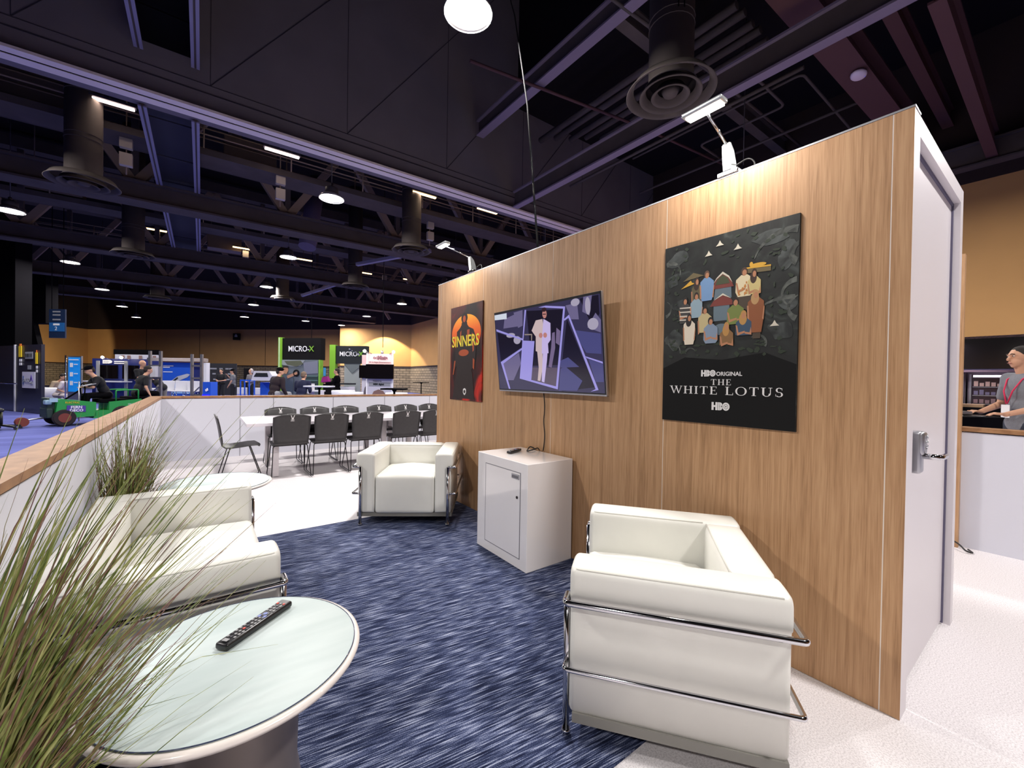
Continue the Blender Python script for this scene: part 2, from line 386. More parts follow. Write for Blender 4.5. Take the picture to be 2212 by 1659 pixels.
# ================================================================== SEATING
def lounge(name, label, cat, wd, dp, loc, rz, group, cushions=1):
    """chrome framed club seat: front faces local -y, origin on the floor at its centre"""
    t = thing(name, label, cat, loc, rz, group)
    aw = .165; hw, hd = wd/2, dp/2; zt, zr, zl = .650, .530, .290
    def arc(cx, cz, r_, a0, a1, n=5): return [(cx+r_*cos(R(a0+(a1-a0)*i/n)), cz+r_*sin(R(a0+(a1-a0)*i/n))) for i in range(n+1)]
    def loft(m, prof, y0, y1, r_, s):
        cx = (hw-aw/2); cz = (min(p[1] for p in prof)+zt)/2; ww = aw/2; hh = (zt-min(p[1] for p in prof))/2
        st = [(y0+r_*(1-cos(R(t))), r_*(1-sin(R(t)))) for t in (0, 20, 45, 70, 90)]
        st = [(y0+r_*(1-sin(R(90-t))) if False else y0+r_*(1-sin(R(t))), r_*(1-cos(R(t)))) for t in (90, 65, 40, 18, 0)]
        st = st+[(y1-(a_-y0), b_) for a_, b_ in st[::-1]]; rows = []
        for y_, ins in st: rows.append([m.b.verts.new((s*(cx+(px_-cx)*(1-ins/ww)), y_, cz+(pz-cz)*(1-ins/hh))) for px_, pz in prof])
        N = len(prof)
        for A, B in zip(rows, rows[1:]):
            for k in range(N): f_ = m.b.faces.new((A[k], A[(k+1) % N], B[(k+1) % N], B[k])); f_.smooth = True
        m.b.faces.new(rows[0]); m.b.faces.new(rows[-1][::-1])
    for s in (-1, 1):
        xi, xo, r_ = hw-aw, hw, .030
        prof = [(xi, .11), (xi, .2), (xi, .4), (xi, zt-r_-.02)]+arc(xi+r_, zt-r_, r_, 180, 90)+[((xi+xo)/2, zt+.002)]+arc(xo-r_, zt-r_, r_, 90, 0)+[(xo+.002, (zr+zt)/2-.01)]+arc(xo-.016, zr+.022, .016, 0, -80, 4)+[(xo-.018, zr-.01), (xo-.018, .4), (xo-.018, .11)]
        m = MB(); loft(m, prof, -hd, hd, .022, s); a = m.build('armrest', LEATHER, t)
        q_ = .0095; m = MB(); m.tube([(s*(xo-q_), hd-.03, zt-q_), (s*(xo-q_), -hd+q_-.001, zt-q_), (s*(xi+q_), -hd+q_-.001, zt-q_), (s*(xi+q_), hd-.17, zt-q_)], .0036, 6, round_=.03)
        m.build('piping', PIPING, a)
    m = MB(); m.soft((0, hd-aw/2, (.105+zt)/2), (wd-2*aw+.03, aw, zt-.105-.004), .03, crown=(0, .006, .003)); b = m.build('backrest', LEATHER, t)
    m = MB(); m.tube([(-hw+aw, hd-aw+.009, zt-.013), (hw-aw, hd-aw+.009, zt-.013)], .0038, 6); m.build('piping', PIPING, b)
    iw = (wd-2*aw)/cushions
    for k in range(cushions):
        x = -hw+aw+iw*(k+.5)
        m = MB(); m.soft((x, -aw/2-.005, .272), (iw-.004, dp-aw-.012, .346), .028, n=13, crown=(0, .006, .03))
        # gentle crown on the seat
        for v in m.b.verts:
            if v.co.z > .42: v.co.z += .022*max(0, cos((v.co.x-x)/iw*pi))*max(0, cos((v.co.y+aw/2)/(dp-aw)*pi*.9))
        c = m.build('seat_cushion', LEATHER, t)
        m = MB(); yf = -hd+.012; m.tube([(x-iw/2+.02, yf, .435), (x+iw/2-.02, yf, .435)], .003, 6); m.build('piping', PIPING, c)
    m = MB(); m.box((0, .005, .092), (wd-.02, dp-.02, .035)); m.build('base_frame', mat('grey_base', (120, 118, 112), .5), t)
    lx, ox = hw-.045, hw+.026; fy, by = -hd-.012, hd+.024
    m = MB(); m.tube([(-lx, fy, zr), (-ox, fy, zr), (-ox, by, zr), (ox, by, zr), (ox, fy, zr), (lx, fy, zr)], .0115, 10, round_=.012); m.build('upper_rail', CHROME, t)
    m = MB(); m.tube([(-lx, fy, zl), (-ox, fy, zl), (-ox, by, zl), (ox, by, zl), (ox, fy, zl), (lx, fy, zl)], .009, 10, round_=.012); m.build('lower_rail', CHROME, t)
    for sx, y, top in ((-1, fy, zr), (1, fy, zr), (-.93, hd-.06, .12), (.93, hd-.06, .12)):
        m = MB(); m.cyl((sx*lx, y, .006), (sx*lx, y, top), .0135); m.cyl((sx*lx, y, .006), (sx*lx, y, .02), .017); m.build('leg', CHROME, t)
    return t
arm = lounge('armchair', 'white leather armchair with chrome tube frame, facing us between meeting table and gloss white cabinet', 'armchair', .87, .72, (1.68, 3.90, .008), R(-34), 'white chrome-framed seats')
f = V((-.603, .797, 0)); ac = V((.786, .618, 0))
pR = V((1.094, 1.086, 0)) + ac*.43 - f*.36
dup(arm, (pR.x, pR.y, .008), R(217.1), 'white leather armchair nearest the door, its side turned to us')
lounge('loveseat', 'white leather two-seat sofa behind the grasses, along the left low wall', 'sofa', 1.37, .72, (-.105, 2.525, .008), R(90), 'white chrome-framed seats')
# ================================================================== COFFEE TABLES
GLASS = streaky('frosted_pale_glass', (180, 194, 193), (198, 209, 208), (2, 14, 1), .5, pos=(.3, .7)); GLASS.node_tree.nodes['Principled BSDF'].inputs['Specular IOR Level'].default_value = .3
def coffee(label, loc, r):
    t = thing('coffee_table', label, 'coffee table', loc, 0, 'round glass-topped coffee tables')
    m = MB(); m.lathe([(0, .525), (r-.03, .525), (r-.004, .532), (r, .541), (r-.002, .547), (r-.012, .550), (r-.016, .5485), (0, .5485)], n=96); m.build('top_rim', mat('ivory_rim', (226, 218, 212), .25, coat=.4), t)
    m = MB(); m.lathe([(0, .5488), (r-.016, .5488), (r-.0145, .551), (r-.016, .5525), (0, .5525)], n=96); g = m.build('glass_top', GLASS, t)
    m = MB(); m.tube([((r-.0155)*cos(a*pi/48), (r-.0155)*sin(a*pi/48), .5522) for a in range(96)], .0016, 6, closed=True); m.build('glass_edge', mat('glass_edge', (52, 60, 84), .2), g)
    m = MB(); m.lathe([(0, 0), (.205, 0), (.205, .012), (.18, .06), (.155, .22), (.16, .42), (.19, .525), (0, .525)], n=48); m.build('pedestal', mat('brushed_taupe', (132, 122, 118), .35, .5), t)
    return t
ct = coffee('large round coffee table with pale glass top, nearest us, holding the long remote', (.082, 1.385, .008), .325)
dup(ct, (.092, 3.70, .008), 0, 'pale glass-topped round coffee table behind the white sofa').scale = (1.07, 1.07, 1)
# remotes
def remote(label, a, b, z, wd, detail):
    a, b = V(a), V(b); d = b-a; L = d.length
    t = thing('remote_control', label, 'remote control', ((a.x+b.x)/2, (a.y+b.y)/2, z), atan2(d.y, d.x))
    m = MB(); m.box((0, 0, .011), (L, wd, .02), bev=.007, seg=3)
    m.build('body', mat('remote_black', (26, 26, 29), .28), t)
    cols = [mat('key_grey', (150, 150, 152), .5), mat('key_red', (226, 92, 80), .5), mat('key_dark', (70, 70, 76), .4), mat('key_blue', (120, 132, 190), .5)]
    nr = detail
    groups = {0: MB(), 1: MB(), 2: MB(), 3: MB()}
    for i in range(nr):
        for j in (-1, 0, 1):
            x = -L*.36+i*(L*.80/nr); y = j*wd*.27
            if .50 < i/nr < .66:
                continue
            k = 0 if (i*3+j) % 4 else 2
            if i in (nr-1,) and j != 0: k = 1
            if i == 3 and j == 0: k = 1
            groups[k].box((x, y, .0215), (L*.030, wd*.15, .003), bev=.0008, seg=1)
    groups[2].cyl((L*.13, 0, .0205), (L*.13, 0, .0225), wd*.26, n=20); groups[3].cyl((L*.13, 0, .0225), (L*.13, 0, .0235), wd*.14, n=16)
    groups[3].box((L*.075, wd*.22, .0215), (L*.05, wd*.2, .002)); groups[3].box((L*.075, -wd*.22, .0215), (L*.05, wd*.2, .002))
    for k, nm in ((0, 'number_keys'), (1, 'red_keys'), (2, 'navigation_ring'), (3, 'blue_keys')): groups[k].build(nm, cols[k], t, label={0: 'pale grey number keys', 1: 'red keys', 2: 'dark navigation ring', 3: 'blue keys'}[k])
    m = MB(); m.box((-L*.435, 0, .0235), (L*.05, wd*.4, .002), bev=.0006, seg=1); m.build('badge', cols[0], t)
    return t
remote('long black remote control with many keys, lying on the near coffee table', (.047, 1.423), (.238, 1.582), .5605, .044, 14)
# ================================================================== CABINET
cb = thing('cabinet', 'gloss white counter-height cabinet with one lockable door, against the wood wall', 'cabinet', (2.012, 2.545, .008))
m = MB(); m.box((0, 0, .375), (.43, .64, .75), bev=.003, seg=1); m.build('body', GLOSSW, cb)
d = MB(); d.box((-.2155, -.02, .375), (.004, .44, .60), bev=.001, seg=1); d = d.build('door', GLOSSW, cb)
m = MB()
for y in (-.241, .201): m.box((-.2162, y, .375), (.004, .004, .606))
for z in (.073, .677): m.box((-.2162, -.02, z), (.004, .444, .004))
m.build('shadow_gap', mat('thin_grey_gap', (128, 126, 134), .6), cb)
m = MB(); m.box((-.219, -.185, .645), (.006, .088, .034), bev=.002); m.build('finger_pull', ALU, d)
m = MB(); m.box((-.2225, -.185, .643), (.002, .07, .018)); m.build('pull_recess', mat('pull_grey', (110, 108, 112), .4), d)
m = MB(); m.cyl((-.217, -.208, .50), (-.222, -.208, .50), .010); m.build('lock', mat('lock_dark', (60, 52, 52), .3, .8), d)
remote('small black remote control lying on top of the gloss white cabinet', (1.93, 2.63), (2.09, 2.70), .760, .042, 9)
m = MB(); m.tube([(2.235, 2.62, .764), (2.20, 2.60, .79), (2.14, 2.57, .785), (2.10, 2.62, .766), (2.16, 2.68, .766), (2.2, 2.70, .79), (2.23, 2.66, .765)], .005, 6, round_=.03); tag(m.build('coiled_cable', BLACK), 'black cable loop lying on back of the white cabinet top', 'cable')
# ================================================================== GRASSES
def blade_mat(name, c0, c1, c2):
    m, n, l, b = nt(name); t = n.new('ShaderNodeTexCoord'); x = n.new('ShaderNodeTexNoise'); x.inputs['Scale'].default_value = 38; x.inputs['Detail'].default_value = 2
    mp = n.new('ShaderNodeMapping'); mp.inputs['Scale'].default_value = (1, 1, .12); r = n.new('ShaderNodeValToRGB'); e = r.color_ramp.elements
    e[0].position = .36; e[0].color = s2l(c0); e[1].position = .66; e[1].color = s2l(c2); k = e.new(.5); k.color = s2l(c1)
    l.new(t.outputs['Object'], mp.inputs[0]); l.new(mp.outputs[0], x.inputs['Vector']); l.new(x.outputs['Fac'], r.inputs[0]); l.new(r.outputs[0], b.inputs['Base Color']); b.inputs['Roughness'].default_value = .5
    return m
GR = blade_mat('grass_green', (70, 86, 42), (118, 130, 62), (158, 158, 100)); GP = blade_mat('grass_plum', (104, 70, 72), (124, 94, 72), (130, 124, 68))
def grass(label, loc, n, hgt, spread, lean, seed, rb, wd=.0035, z0=.28, xmin=-9):
    rg = random.Random(seed); t = thing('ornamental_grass', label, 'potted grass', loc)
    ms = [MB(), MB()]
    for i in range(n):
        a = rg.uniform(0, 2*pi); rr = rb*sqrt(rg.random()); p = V((rr*cos(a), rr*sin(a), z0))
        h = hgt*rg.uniform(.5, 1.05); out = spread*rg.uniform(.05, 1)**1.3; dirv = V((cos(a+rg.gauss(0, .5)), sin(a+rg.gauss(0, .5)), 0))*out + V(lean)*rg.uniform(.1, 1.15)
        curl = rg.uniform(0, 1)**2.2*.42; b = ms[0 if rg.random() < .66 else 1].b
        side = V((-sin(a), cos(a), 0)) if rg.random() < .5 else V((.80, -.6, 0)); ww = wd*rg.uniform(.55, 1.15); prev = None; S = 7
        wob = V((rg.gauss(0, .012), rg.gauss(0, .012), 0))
        for k in range(S+1):
            u = k/S; q = p+V((0, 0, 1))*(h*(u-curl*u*u*u))+dirv*(u**2.2)+wob*sin(u*5); q.x = max(q.x, xmin+.004*rg.random()); w_ = ww*(1-u**1.6)*(.6+.8*min(1, u*4))/1.4+.0003
            e = [b.verts.new(q-side*w_), b.verts.new(q+V((side.y, -side.x, 0))*w_*.5), b.verts.new(q+side*w_)]
            if prev:
                b.faces.new((prev[0], prev[1], e[1], e[0])); b.faces.new((prev[1], prev[2], e[2], e[1]))
            prev = e
    ms[0].build('green_blades', GR, t, kind='stuff', label='olive green grass blades'); ms[1].build('plum_blades', GP, t, kind='stuff', label='plum brown grass blades')
    m = MB(); m.lathe([(0, 0), (.07, 0), (.085, .28), (.09, .30), (.08, .30), (.078, .27), (0, .27)], n=32); m.build('pot', mat('pot_white', (205, 203, 205), .4), t)
    m = MB(); m.lathe([(0, .275), (.078, .275), (.078, .27), (0, .27)], n=24); m.build('soil', mat('potting_soil', (56, 42, 32), .95, noise=.3), t)
    return t
grass('tall green and plum grass in the near left corner, beside the near coffee table', (-.335, 1.06, 0), 470, .96, .21, (.27, .12, 0), 3, .055, wd=.0048, xmin=-.145)
grass('green and plum grass standing behind the sofa, before the left low wall', (-.365, 3.34, 0), 460, .86, .27, (.09, .02, 0), 8, .075, wd=.004, xmin=-.115)
# ================================================================== WALL-MOUNTED
def panel(name, label, cat, y0, y1, z0, z1, dep, face, edge):
    """upright board on the wood wall; local x runs to the right as seen, local z up, local -y to the viewer"""
    t = thing(name, label, cat, (XW-dep, y0, z0), R(-90))
    W_, H_ = y0-y1, z1-z0
    m = MB(); m.box((W_/2, dep/2, H_/2), (W_, dep, H_), bev=.001, seg=1); m.build('board', face, t)
    return t, W_, H_
def flat(parent, name, poly, W_, H_, m_, lay, th=.0006, **k):
    m = MB(); m.prism([(u*W_, v*H_) for u, v in poly], (0, -lay*.0008, 0), (1, 0, 0), (0, 0, 1), (0, -1, 0), th); return m.build(name, m_, parent, **k)
def ell(cx, cy, rx, ry, n=20, a0=0, a1=2*pi):
    return [(cx+rx*cos(a0+(a1-a0)*i/n), cy+ry*sin(a0+(a1-a0)*i/n)) for i in range(n+(0 if a1-a0 > 6.2 else 1))]
def art(name, mt, parent, shapes, W_, H_, lay, **k):
    m = MB()
    for i, s in enumerate(shapes): m.prism([(u*W_, v*H_) for u, v in s], (0, -(lay+i*.02)*.0008, 0), (1, 0, 0), (0, 0, 1), (0, -1, 0), .0006)
    return m.build(name, mt, parent, **k)
# serif capitals for the lettered poster: strokes on a unit-high grid
def serif(s):
    T, t, h = .15, .055, .05
    def bx(x0, y0, x1, y1): return [(x0, y0), (x1, y0), (x1, y1), (x0, y1)]
    def sf(x, y, w_): return bx(x-w_/2, y, x+w_/2, y+h)
    def ring(cx, cy, rx, ry, a0, a1, thick, thin, n=26):
        P = []; Q = []
        for i in range(n+1):
            a = a0+(a1-a0)*i/n; k = thin+(thick-thin)*abs(cos(a)); P.append((cx+rx*cos(a), cy+ry*sin(a))); Q.append((cx+(rx-k)*cos(a), cy+(ry-min(k, thin))*sin(a)))
        return P+Q[::-1]
    G = {
     'I': ([bx(.12, 0, .27, 1), sf(.195, 0, .34), sf(.195, 1-h, .34)], .39),
     'T': ([bx(.33, 0, .48, 1), sf(.405, 0, .34), bx(.04, 1-t, .77, 1), bx(.04, .76, .08, 1), bx(.73, .76, .77, 1)], .81),
     'H': ([bx(.12, 0, .27, 1), bx(.68, 0, .83, 1), sf(.195, 0, .34), sf(.755, 0, .34), sf(.195, 1-h, .34), sf(.755, 1-h, .34), bx(.27, .48, .68, .48+t)], .95),
     'E': ([bx(.12, 0, .27, 1), bx(.04, 0, .68, t), bx(.04, 1-t, .64, 1), bx(.27, .48, .52, .48+t), bx(.64, 0, .68, .24), bx(.60, .78, .64, 1), bx(.49, .39, .52, .63)], .72),
     'L': ([bx(.12, 0, .27, 1), bx(.04, 0, .70, t), sf(.195, 1-h, .34), bx(.66, 0, .70, .27)], .73),
     'O': ([ring(.5, .5, .47, .52, 0, 2*pi, T, t)], 1.0),
     'U': ([bx(.12, .32, .27, 1), bx(.70, .32, .76, 1), sf(.195, 1-h, .34), sf(.73, 1-h, .28), ring(.44, .33, .32, .35, pi, 2*pi, .14, .06)], .9),
     'S': ([ring(.34, .745, .25, .275, R(35), R(270), .13, .06), ring(.34, .26, .27, .28, R(-145), R(90), .13, .06), bx(.53, .72, .56, .95), bx(.08, .05, .11, .30)], .68),
     'W': ([[(.06, 1), (.22, 1), (.50, .0), (.40, 0)], [(.40, 0), (.46, 0), (.74, 1), (.68, 1)], [(.56, 1), (.72, 1), (1.0, 0), (.90, 0)], [(.90, 0), (.96, 0), (1.24, 1), (1.18, 1)], sf(.15, 1-h, .34), sf(.66, 1-h, .3), sf(1.2, 1-h, .26)], 1.3),
     ' ': ([], .42)}
    out = []; x = 0
    for c in s:
        g, adv = G[c]; out += [[(x+u, v) for u, v in q] for q in g]; x += adv+.13
    return out, x-.13
def serif_word(name, s, x0, x1, y, hgt, mt, parent, W_, H_, lay, tilt=0, **k):
    g, L = serif(s); m = MB(); kx = (x1-x0)/L
    for i, q in enumerate(g): m.prism([((x0+u*kx)*W_, (y+v*hgt)*H_) for u, v in q], (0, -(lay)*.0008-i*.00001, 0), (1, 0, 0), (0, 0, 1), (0, -1, 0), .0006)
    return m.build(name, mt, parent, **k)
WH = mat('print_white', (222, 220, 220), .5)
def hbo(parent, x0, x1, y0, y1, W_, H_):
    h_ = (y1-y0)*H_; w_ = (x1-x0)*W_
    m = MB(); X0, Z0 = x0*W_, y0*H_
    def b(a, c, d, e): m.prism([(X0+a*w_, Z0+c*h_), (X0+d*w_, Z0+c*h_), (X0+d*w_, Z0+e*h_), (X0+a*w_, Z0+e*h_)], (0, -.0024, 0), (1, 0, 0), (0, 0, 1), (0, -1, 0), .0006)
    b(0, 0, .12, 1); b(.22, 0, .335, 1); b(.12, .38, .22, .62); b(.36, 0, .47, 1)
    for cy in (.27, .73):
        P = [(X0+(.45+.15*cos(a))*w_, Z0+(cy+.27*sin(a))*h_) for a in [-pi/2+pi*i/10 for i in range(11)]]; P += [(X0+(.45+.035*cos(a))*w_, Z0+(cy+.08*sin(a))*h_) for a in [pi/2-pi*i/10 for i in range(11)]]
        m.prism(P, (0, -.0024, 0), (1, 0, 0), (0, 0, 1), (0, -1, 0), .0006)
    n = 28
    for (ra, rb_) in ((1.0, .60), (.50, .16)):
        P = [(X0+(.8+.2*ra*cos(2*pi*i/n))*w_, Z0+(.5+.5*ra*sin(2*pi*i/n))*h_) for i in range(n+1)]; P += [(X0+(.8+.2*rb_*cos(-2*pi*i/n))*w_, Z0+(.5+.5*rb_*sin(-2*pi*i/n))*h_) for i in range(n+1)]
        m.prism(P, (0, -.0024, 0), (1, 0, 0), (0, 0, 1), (0, -1, 0), .0006)
    return m.build('logo', WH, parent, label='white HBO letters')
# --- large dark poster
JUNGLE = streaky('dark_jungle_print', (14, 16, 16), (72, 78, 76), (5, 5, 5), .6, pos=(.42, .78), cc=(30, 35, 32), detail=8, dist=2.2)
po, PW, PH = panel('poster', 'large dark poster lettered THE WHITE LOTUS with a crowd of small figures', 'poster', 1.484, .777, 1.115, 2.140, .014, JUNGLE, BLACK)
m = MB(); m.prism([(.002, .002), (PW-.002, .002), (PW-.002, .31*PH), (PW*.8, .37*PH), (PW*.5, .34*PH), (PW*.2, .36*PH), (.002, .30*PH)], (0, -.0003, 0), (1, 0, 0), (0, 0, 1), (0, -1, 0), .0004); m.build('dark_foot', mat('poster_black', (16, 16, 17), .6, spec=.2), po)
def C3(n_, c): return mat('print_'+n_, c, .5)
rg_ = random.Random(5); inks = [streaky('print_rock', (22, 26, 26), (84, 90, 88), (9, 9, 9), .6, pos=(.36, .75), dist=1), streaky('print_root', (34, 38, 36), (104, 108, 102), (14, 14, 14), .6, pos=(.36, .75), dist=1.5), C3('leaf', (38, 48, 34)), C3('deep', (12, 14, 14))]
def blob(cx, cy, rx, ry, k=.25, n=18):
    ph = [rg_.uniform(0, 6.28) for _ in range(3)]
    return [(min(.997, max(.003, cx+rx*cos(a)*(1+k*sin(2*a+ph[0])+k*.5*sin(3*a+ph[1])))), min(.997, max(.34, cy+ry*sin(a)*(1+k*sin(2*a+ph[2]))))) for a in [2*pi*i/n for i in range(n)]]
def root(x, y, a, L, w_, turn):
    P, Q = [], []
    for i in range(13):
        t_ = i/12; wd_ = w_*(1-.8*t_); P.append((x-sin(a)*wd_, y+cos(a)*wd_)); Q.append((x+sin(a)*wd_, y-cos(a)*wd_)); x += cos(a)*L/12; y += sin(a)*L/12*.68; a += turn/12
    return [(min(.997, max(.003, u)), min(.997, max(.34, v))) for u, v in P+Q[::-1]]
art('painted_rocks', inks[0], po, [blob(*q) for q in ((.82, .92, .13, .03), (.93, .82, .055, .06), (.12, .92, .09, .04), (.08, .80, .06, .04), (.93, .60, .06, .035), (.90, .47, .08, .05), (.10, .46, .07, .05), (.14, .66, .06, .03))], PW, PH, .8)
art('painted_roots', inks[1], po, [root(*q) for q in ((.99, .93, 2.9, .34, .018, 1.6), (.99, .78, 2.5, .22, .022, -3.2), (.99, .70, 3.3, .24, .014, 2.6), (.98, .62, 3.0, .26, .012, .9), (.99, .52, 2.6, .2, .016, -2.4), (.02, .90, .3, .2, .014, -2.2), (.02, .60, .4, .16, .010, 2.4), (.02, .45, .3, .2, .012, -2), (.80, .40, 1.2, .16, .010, 2.8), (.2, .38, 1.4, .12, .008, -2.6))], PW, PH, .9)
art('painted_leaves', inks[2], po, [blob(rg_.uniform(.05, .95), rg_.choice([rg_.uniform(.84, .98), rg_.uniform(.36, .44)]), rg_.uniform(.008, .025), rg_.uniform(.004, .012), .35, 10) for _ in range(60)]+[blob(rg_.choice([rg_.uniform(.04, .14), rg_.uniform(.8, .96)]), rg_.uniform(.42, .86), rg_.uniform(.008, .02), rg_.uniform(.004, .012), .35, 10) for _ in range(40)], PW, PH, 1.0)
art('temple_walls', C3('stone', (96, 112, 122)), po, [[(.43, .545), (.55, .545), (.55, .63), (.43, .63)], [(.43, .66), (.565, .66), (.56, .72), (.44, .72)], ell(.49, .50, .06, .03)], PW, PH, 1)
art('temple_roofs', C3('roof_red', (116, 52, 44)), po, [[(.41, .715), (.58, .715), (.545, .77), (.496, .80), (.45, .77)], [(.40, .625), (.59, .622), (.565, .65), (.50, .685), (.43, .655)]], PW, PH, 2)
art('temple_gables', C3('gable_cream', (202, 196, 178)), po, [[(.415, .735), (.45, .772), (.496, .80), (.545, .772), (.57, .735), (.54, .765), (.496, .788), (.45, .765)], [(.43, .655), (.50, .687), (.565, .655), (.50, .677)]] + [[(x-.03, y-.006), (x+.03, y-.006), (x+.012, y+.006), (x, y+.022), (x-.012, y+.006)] for x, y in ((.384, .905), (.604, .905), (.86, .50), (.47, .945))], PW, PH, 3)
art('temple_roof_field', C3('moss', (66, 72, 46)), po, [[(.44, .735), (.55, .735), (.535, .762), (.496, .783), (.455, .762)]], PW, PH, 2.6)
art('gold_figure', C3('gold', (206, 158, 52)), po, [ell(.745, .80, .055, .010), ell(.70, .808, .012, .012), [(.66, .79), (.83, .782), (.83, .79), (.66, .797)], [(.155, .745), (.28, .765), (.25, .772), (.24, .785), (.2, .765)]], PW, PH, 3)
art('canopy', C3('canopy', (104, 92, 62)), po, [[(.17, .785), (.35, .80), (.26, .825)], [(.66, .768), (.83, .760), (.83, .782), (.66, .79)]], PW, PH, 2)
ppl = [((.293, .772), .665, (92, 84, 58), (52, 36, 28), .045), ((.374, .797), .66, (112, 146, 186), (96, 70, 54), .055), ((.654, .775), .655, (214, 200, 164), (70, 48, 36), .06), ((.722, .760), .66, (196, 178, 120), (58, 38, 28), .045),
       ((.195, .672), .55, (60, 58, 56), (38, 28, 26), .055), ((.291, .690), .575, (138, 160, 172), (40, 30, 26), .05), ((.596, .630), .52, (110, 122, 60), (40, 28, 24), .06), ((.736, .655), .47, (134, 78, 44), (176, 138, 92), .055),
       ((.364, .606), .49, (186, 170, 126), (30, 26, 24), .055), ((.656, .560), .46, (52, 74, 96), (176, 132, 72), .055), ((.235, .577), .43, (216, 204, 184), (30, 24, 22), .05), ((.412, .545), .43, (124, 140, 160), (34, 24, 22), .055), ((.535, .510), .42, (128, 94, 58), (176, 130, 70), .05)]
bm, sk = MB(), MB()
for i, ((hx, hy), fy, sc, hc, wd) in enumerate(ppl):
    body = [(hx-wd*.35, hy-.012), (hx+wd*.35, hy-.012), (hx+wd, hy-.035), (hx+wd*1.05, hy-.10), (hx+wd*.75, fy), (hx-wd*.7, fy), (hx-wd*1.0, hy-.095), (hx-wd*.95, hy-.033)]
    L = 4+i*.28
    art('printed_figure', C3('shirt%d' % i if False else 'shirt_' + 'abcdefghijklm'[i], sc), po, [body], PW, PH, L)
    art('printed_hair', C3('hair_' + 'abcdefghijklm'[i], hc), po, [ell(hx, hy+.004, wd*.38, .021)] + ([ell(hx-.004, hy-.018, wd*.5, .03)] if i in (0, 3, 7, 9, 10, 12) else []), PW, PH, L+.05)
    for m in (sk,):
        m.prism([(u*PW, v*PH) for u, v in ell(hx+.002, hy-.002, wd*.26, .0155, 14)], (0, -(L+.15)*.0008, 0), (1, 0, 0), (0, 0, 1), (0, -1, 0), .0006)
        for q in ([(hx-wd*1.05, hy-.05), (hx-wd*.85, hy-.05), (hx-wd*.75, hy-.12), (hx-wd*.95, hy-.125)], [(hx+wd*1.0, hy-.06), (hx+wd*1.1, hy-.06), (hx+wd*1.0, hy-.125), (hx+wd*.82, hy-.12)]) if i in (0, 1, 5, 7, 8, 10) else ([(hx-wd, hy-.045), (hx-wd*.78, hy-.05), (hx-wd*.6, hy-.085), (hx+.01, hy-.078), (hx+.01, hy-.088), (hx-wd*.75, hy-.10)], [(hx+wd*.95, hy-.06), (hx+wd*1.05, hy-.10), (hx+wd*.2, hy-.092), (hx+wd*.2, hy-.083), (hx+wd*.8, hy-.088)]):
            m.prism([(u*PW, v*PH) for u, v in q], (0, -(L+.12)*.0008, 0), (1, 0, 0), (0, 0, 1), (0, -1, 0), .0006)
art('shirt_flowers', C3('flower', (186, 124, 60)), po, [blob(.654+rg_.uniform(-.045, .045), .70+rg_.uniform(-.035, .03), .007, .006, .4, 8) for _ in range(12)], PW, PH, 5.4)
sk.build('printed_skin', C3('face', (176, 122, 88)), po)
art('printed_stripes', C3('stripe', (206, 198, 184)), po, [[(.15, y), (.245, y-.004), (.245, y+.003), (.15, y+.006)] for y in (.635, .612, .589, .568)], PW, PH, 5.6)
art('printed_trousers', C3('trouser', (70, 58, 46)), po, [[(.60, .66), (.71, .655), (.70, .60), (.68, .585), (.61, .60)], [(.715, .52), (.775, .52), (.77, .44), (.72, .44)]], PW, PH, 4.1)
hbo(po, .342, .457, .253, .288, PW, PH); hbo(po, .431, .568, .076, .118, PW, PH)
text('lettering', 'ORIGINAL', .030, WH, po, ((.468+.646)/2*PW, -.0024, .266*PH), ext=.0004, sx=.98, bold=.0006)
serif_word('lettering', 'THE', .42, .576, .2085, .030, WH, po, PW, PH, 3); serif_word('lettering', 'WHITE LOTUS', .072, .928, .158, .042, WH, po, PW, PH, 3)
# --- small red poster
REDP = streaky('red_black_print', (20, 8, 8), (196, 36, 16), (5, 5, 2.2), .4, pos=(.40, .68), cc=(74, 14, 10), detail=7, dist=1.0)
ps, QW, QH = panel('poster', 'narrow red and black poster lettered SINNERS with a glowing orange disc', 'poster', 4.176, 3.517, 1.112, 2.123, .014, REDP, BLACK)
def disc_mat():
    m, n, l, b = nt('orange_disc_print'); t = n.new('ShaderNodeTexCoord'); s = n.new('ShaderNodeSeparateXYZ'); r = n.new('ShaderNodeValToRGB'); e = r.color_ramp.elements
    e[0].position = .55; e[0].color = s2l((206, 52, 20)); e[1].position = .93; e[1].color = s2l((250, 176, 44)); k = e.new(.76); k.color = s2l((238, 108, 26))
    l.new(t.outputs['Object'], s.inputs[0]); l.new(s.outputs['Z'], r.inputs[0]); l.new(r.outputs[0], b.inputs['Base Color']); b.inputs['Roughness'].default_value = .4; return m
art('orange_disc', disc_mat(), ps, [ell(.505, .70, .455, .20, 48)], QW, QH, 1)
art('dark_figure', C3('char', (30, 14, 12)), ps, [ell(.46, .865, .10, .055), ell(.46, .80, .09, .04), [(.38, .80), (.54, .80), (.60, .765), (.74, .735), (.82, .65), (.82, .45), (.78, .34), (.70, .33), (.70, .10), (.24, .10), (.22, .36), (.16, .32), (.16, .46), (.22, .64), (.22, .73), (.32, .765)], [(.24, .30), (.72, .30), (.80, .02), (.10, .02)]], QW, QH, 2)
art('figure_highlights', C3('ember', (168, 74, 34)), ps, [[(.55, .735), (.63, .74), (.62, .64), (.56, .60)], [(.33, .72), (.37, .74), (.36, .62), (.32, .60)], ell(.45, .50, .16, .035), ell(.46, .855, .045, .035), [(.70, .70), (.76, .68), (.77, .52), (.73, .50)], [(.15, .42), (.19, .42), (.13, .27), (.10, .27)], [(.74, .44), (.79, .42), (.78, .32), (.74, .34)]], QW, QH, 3)
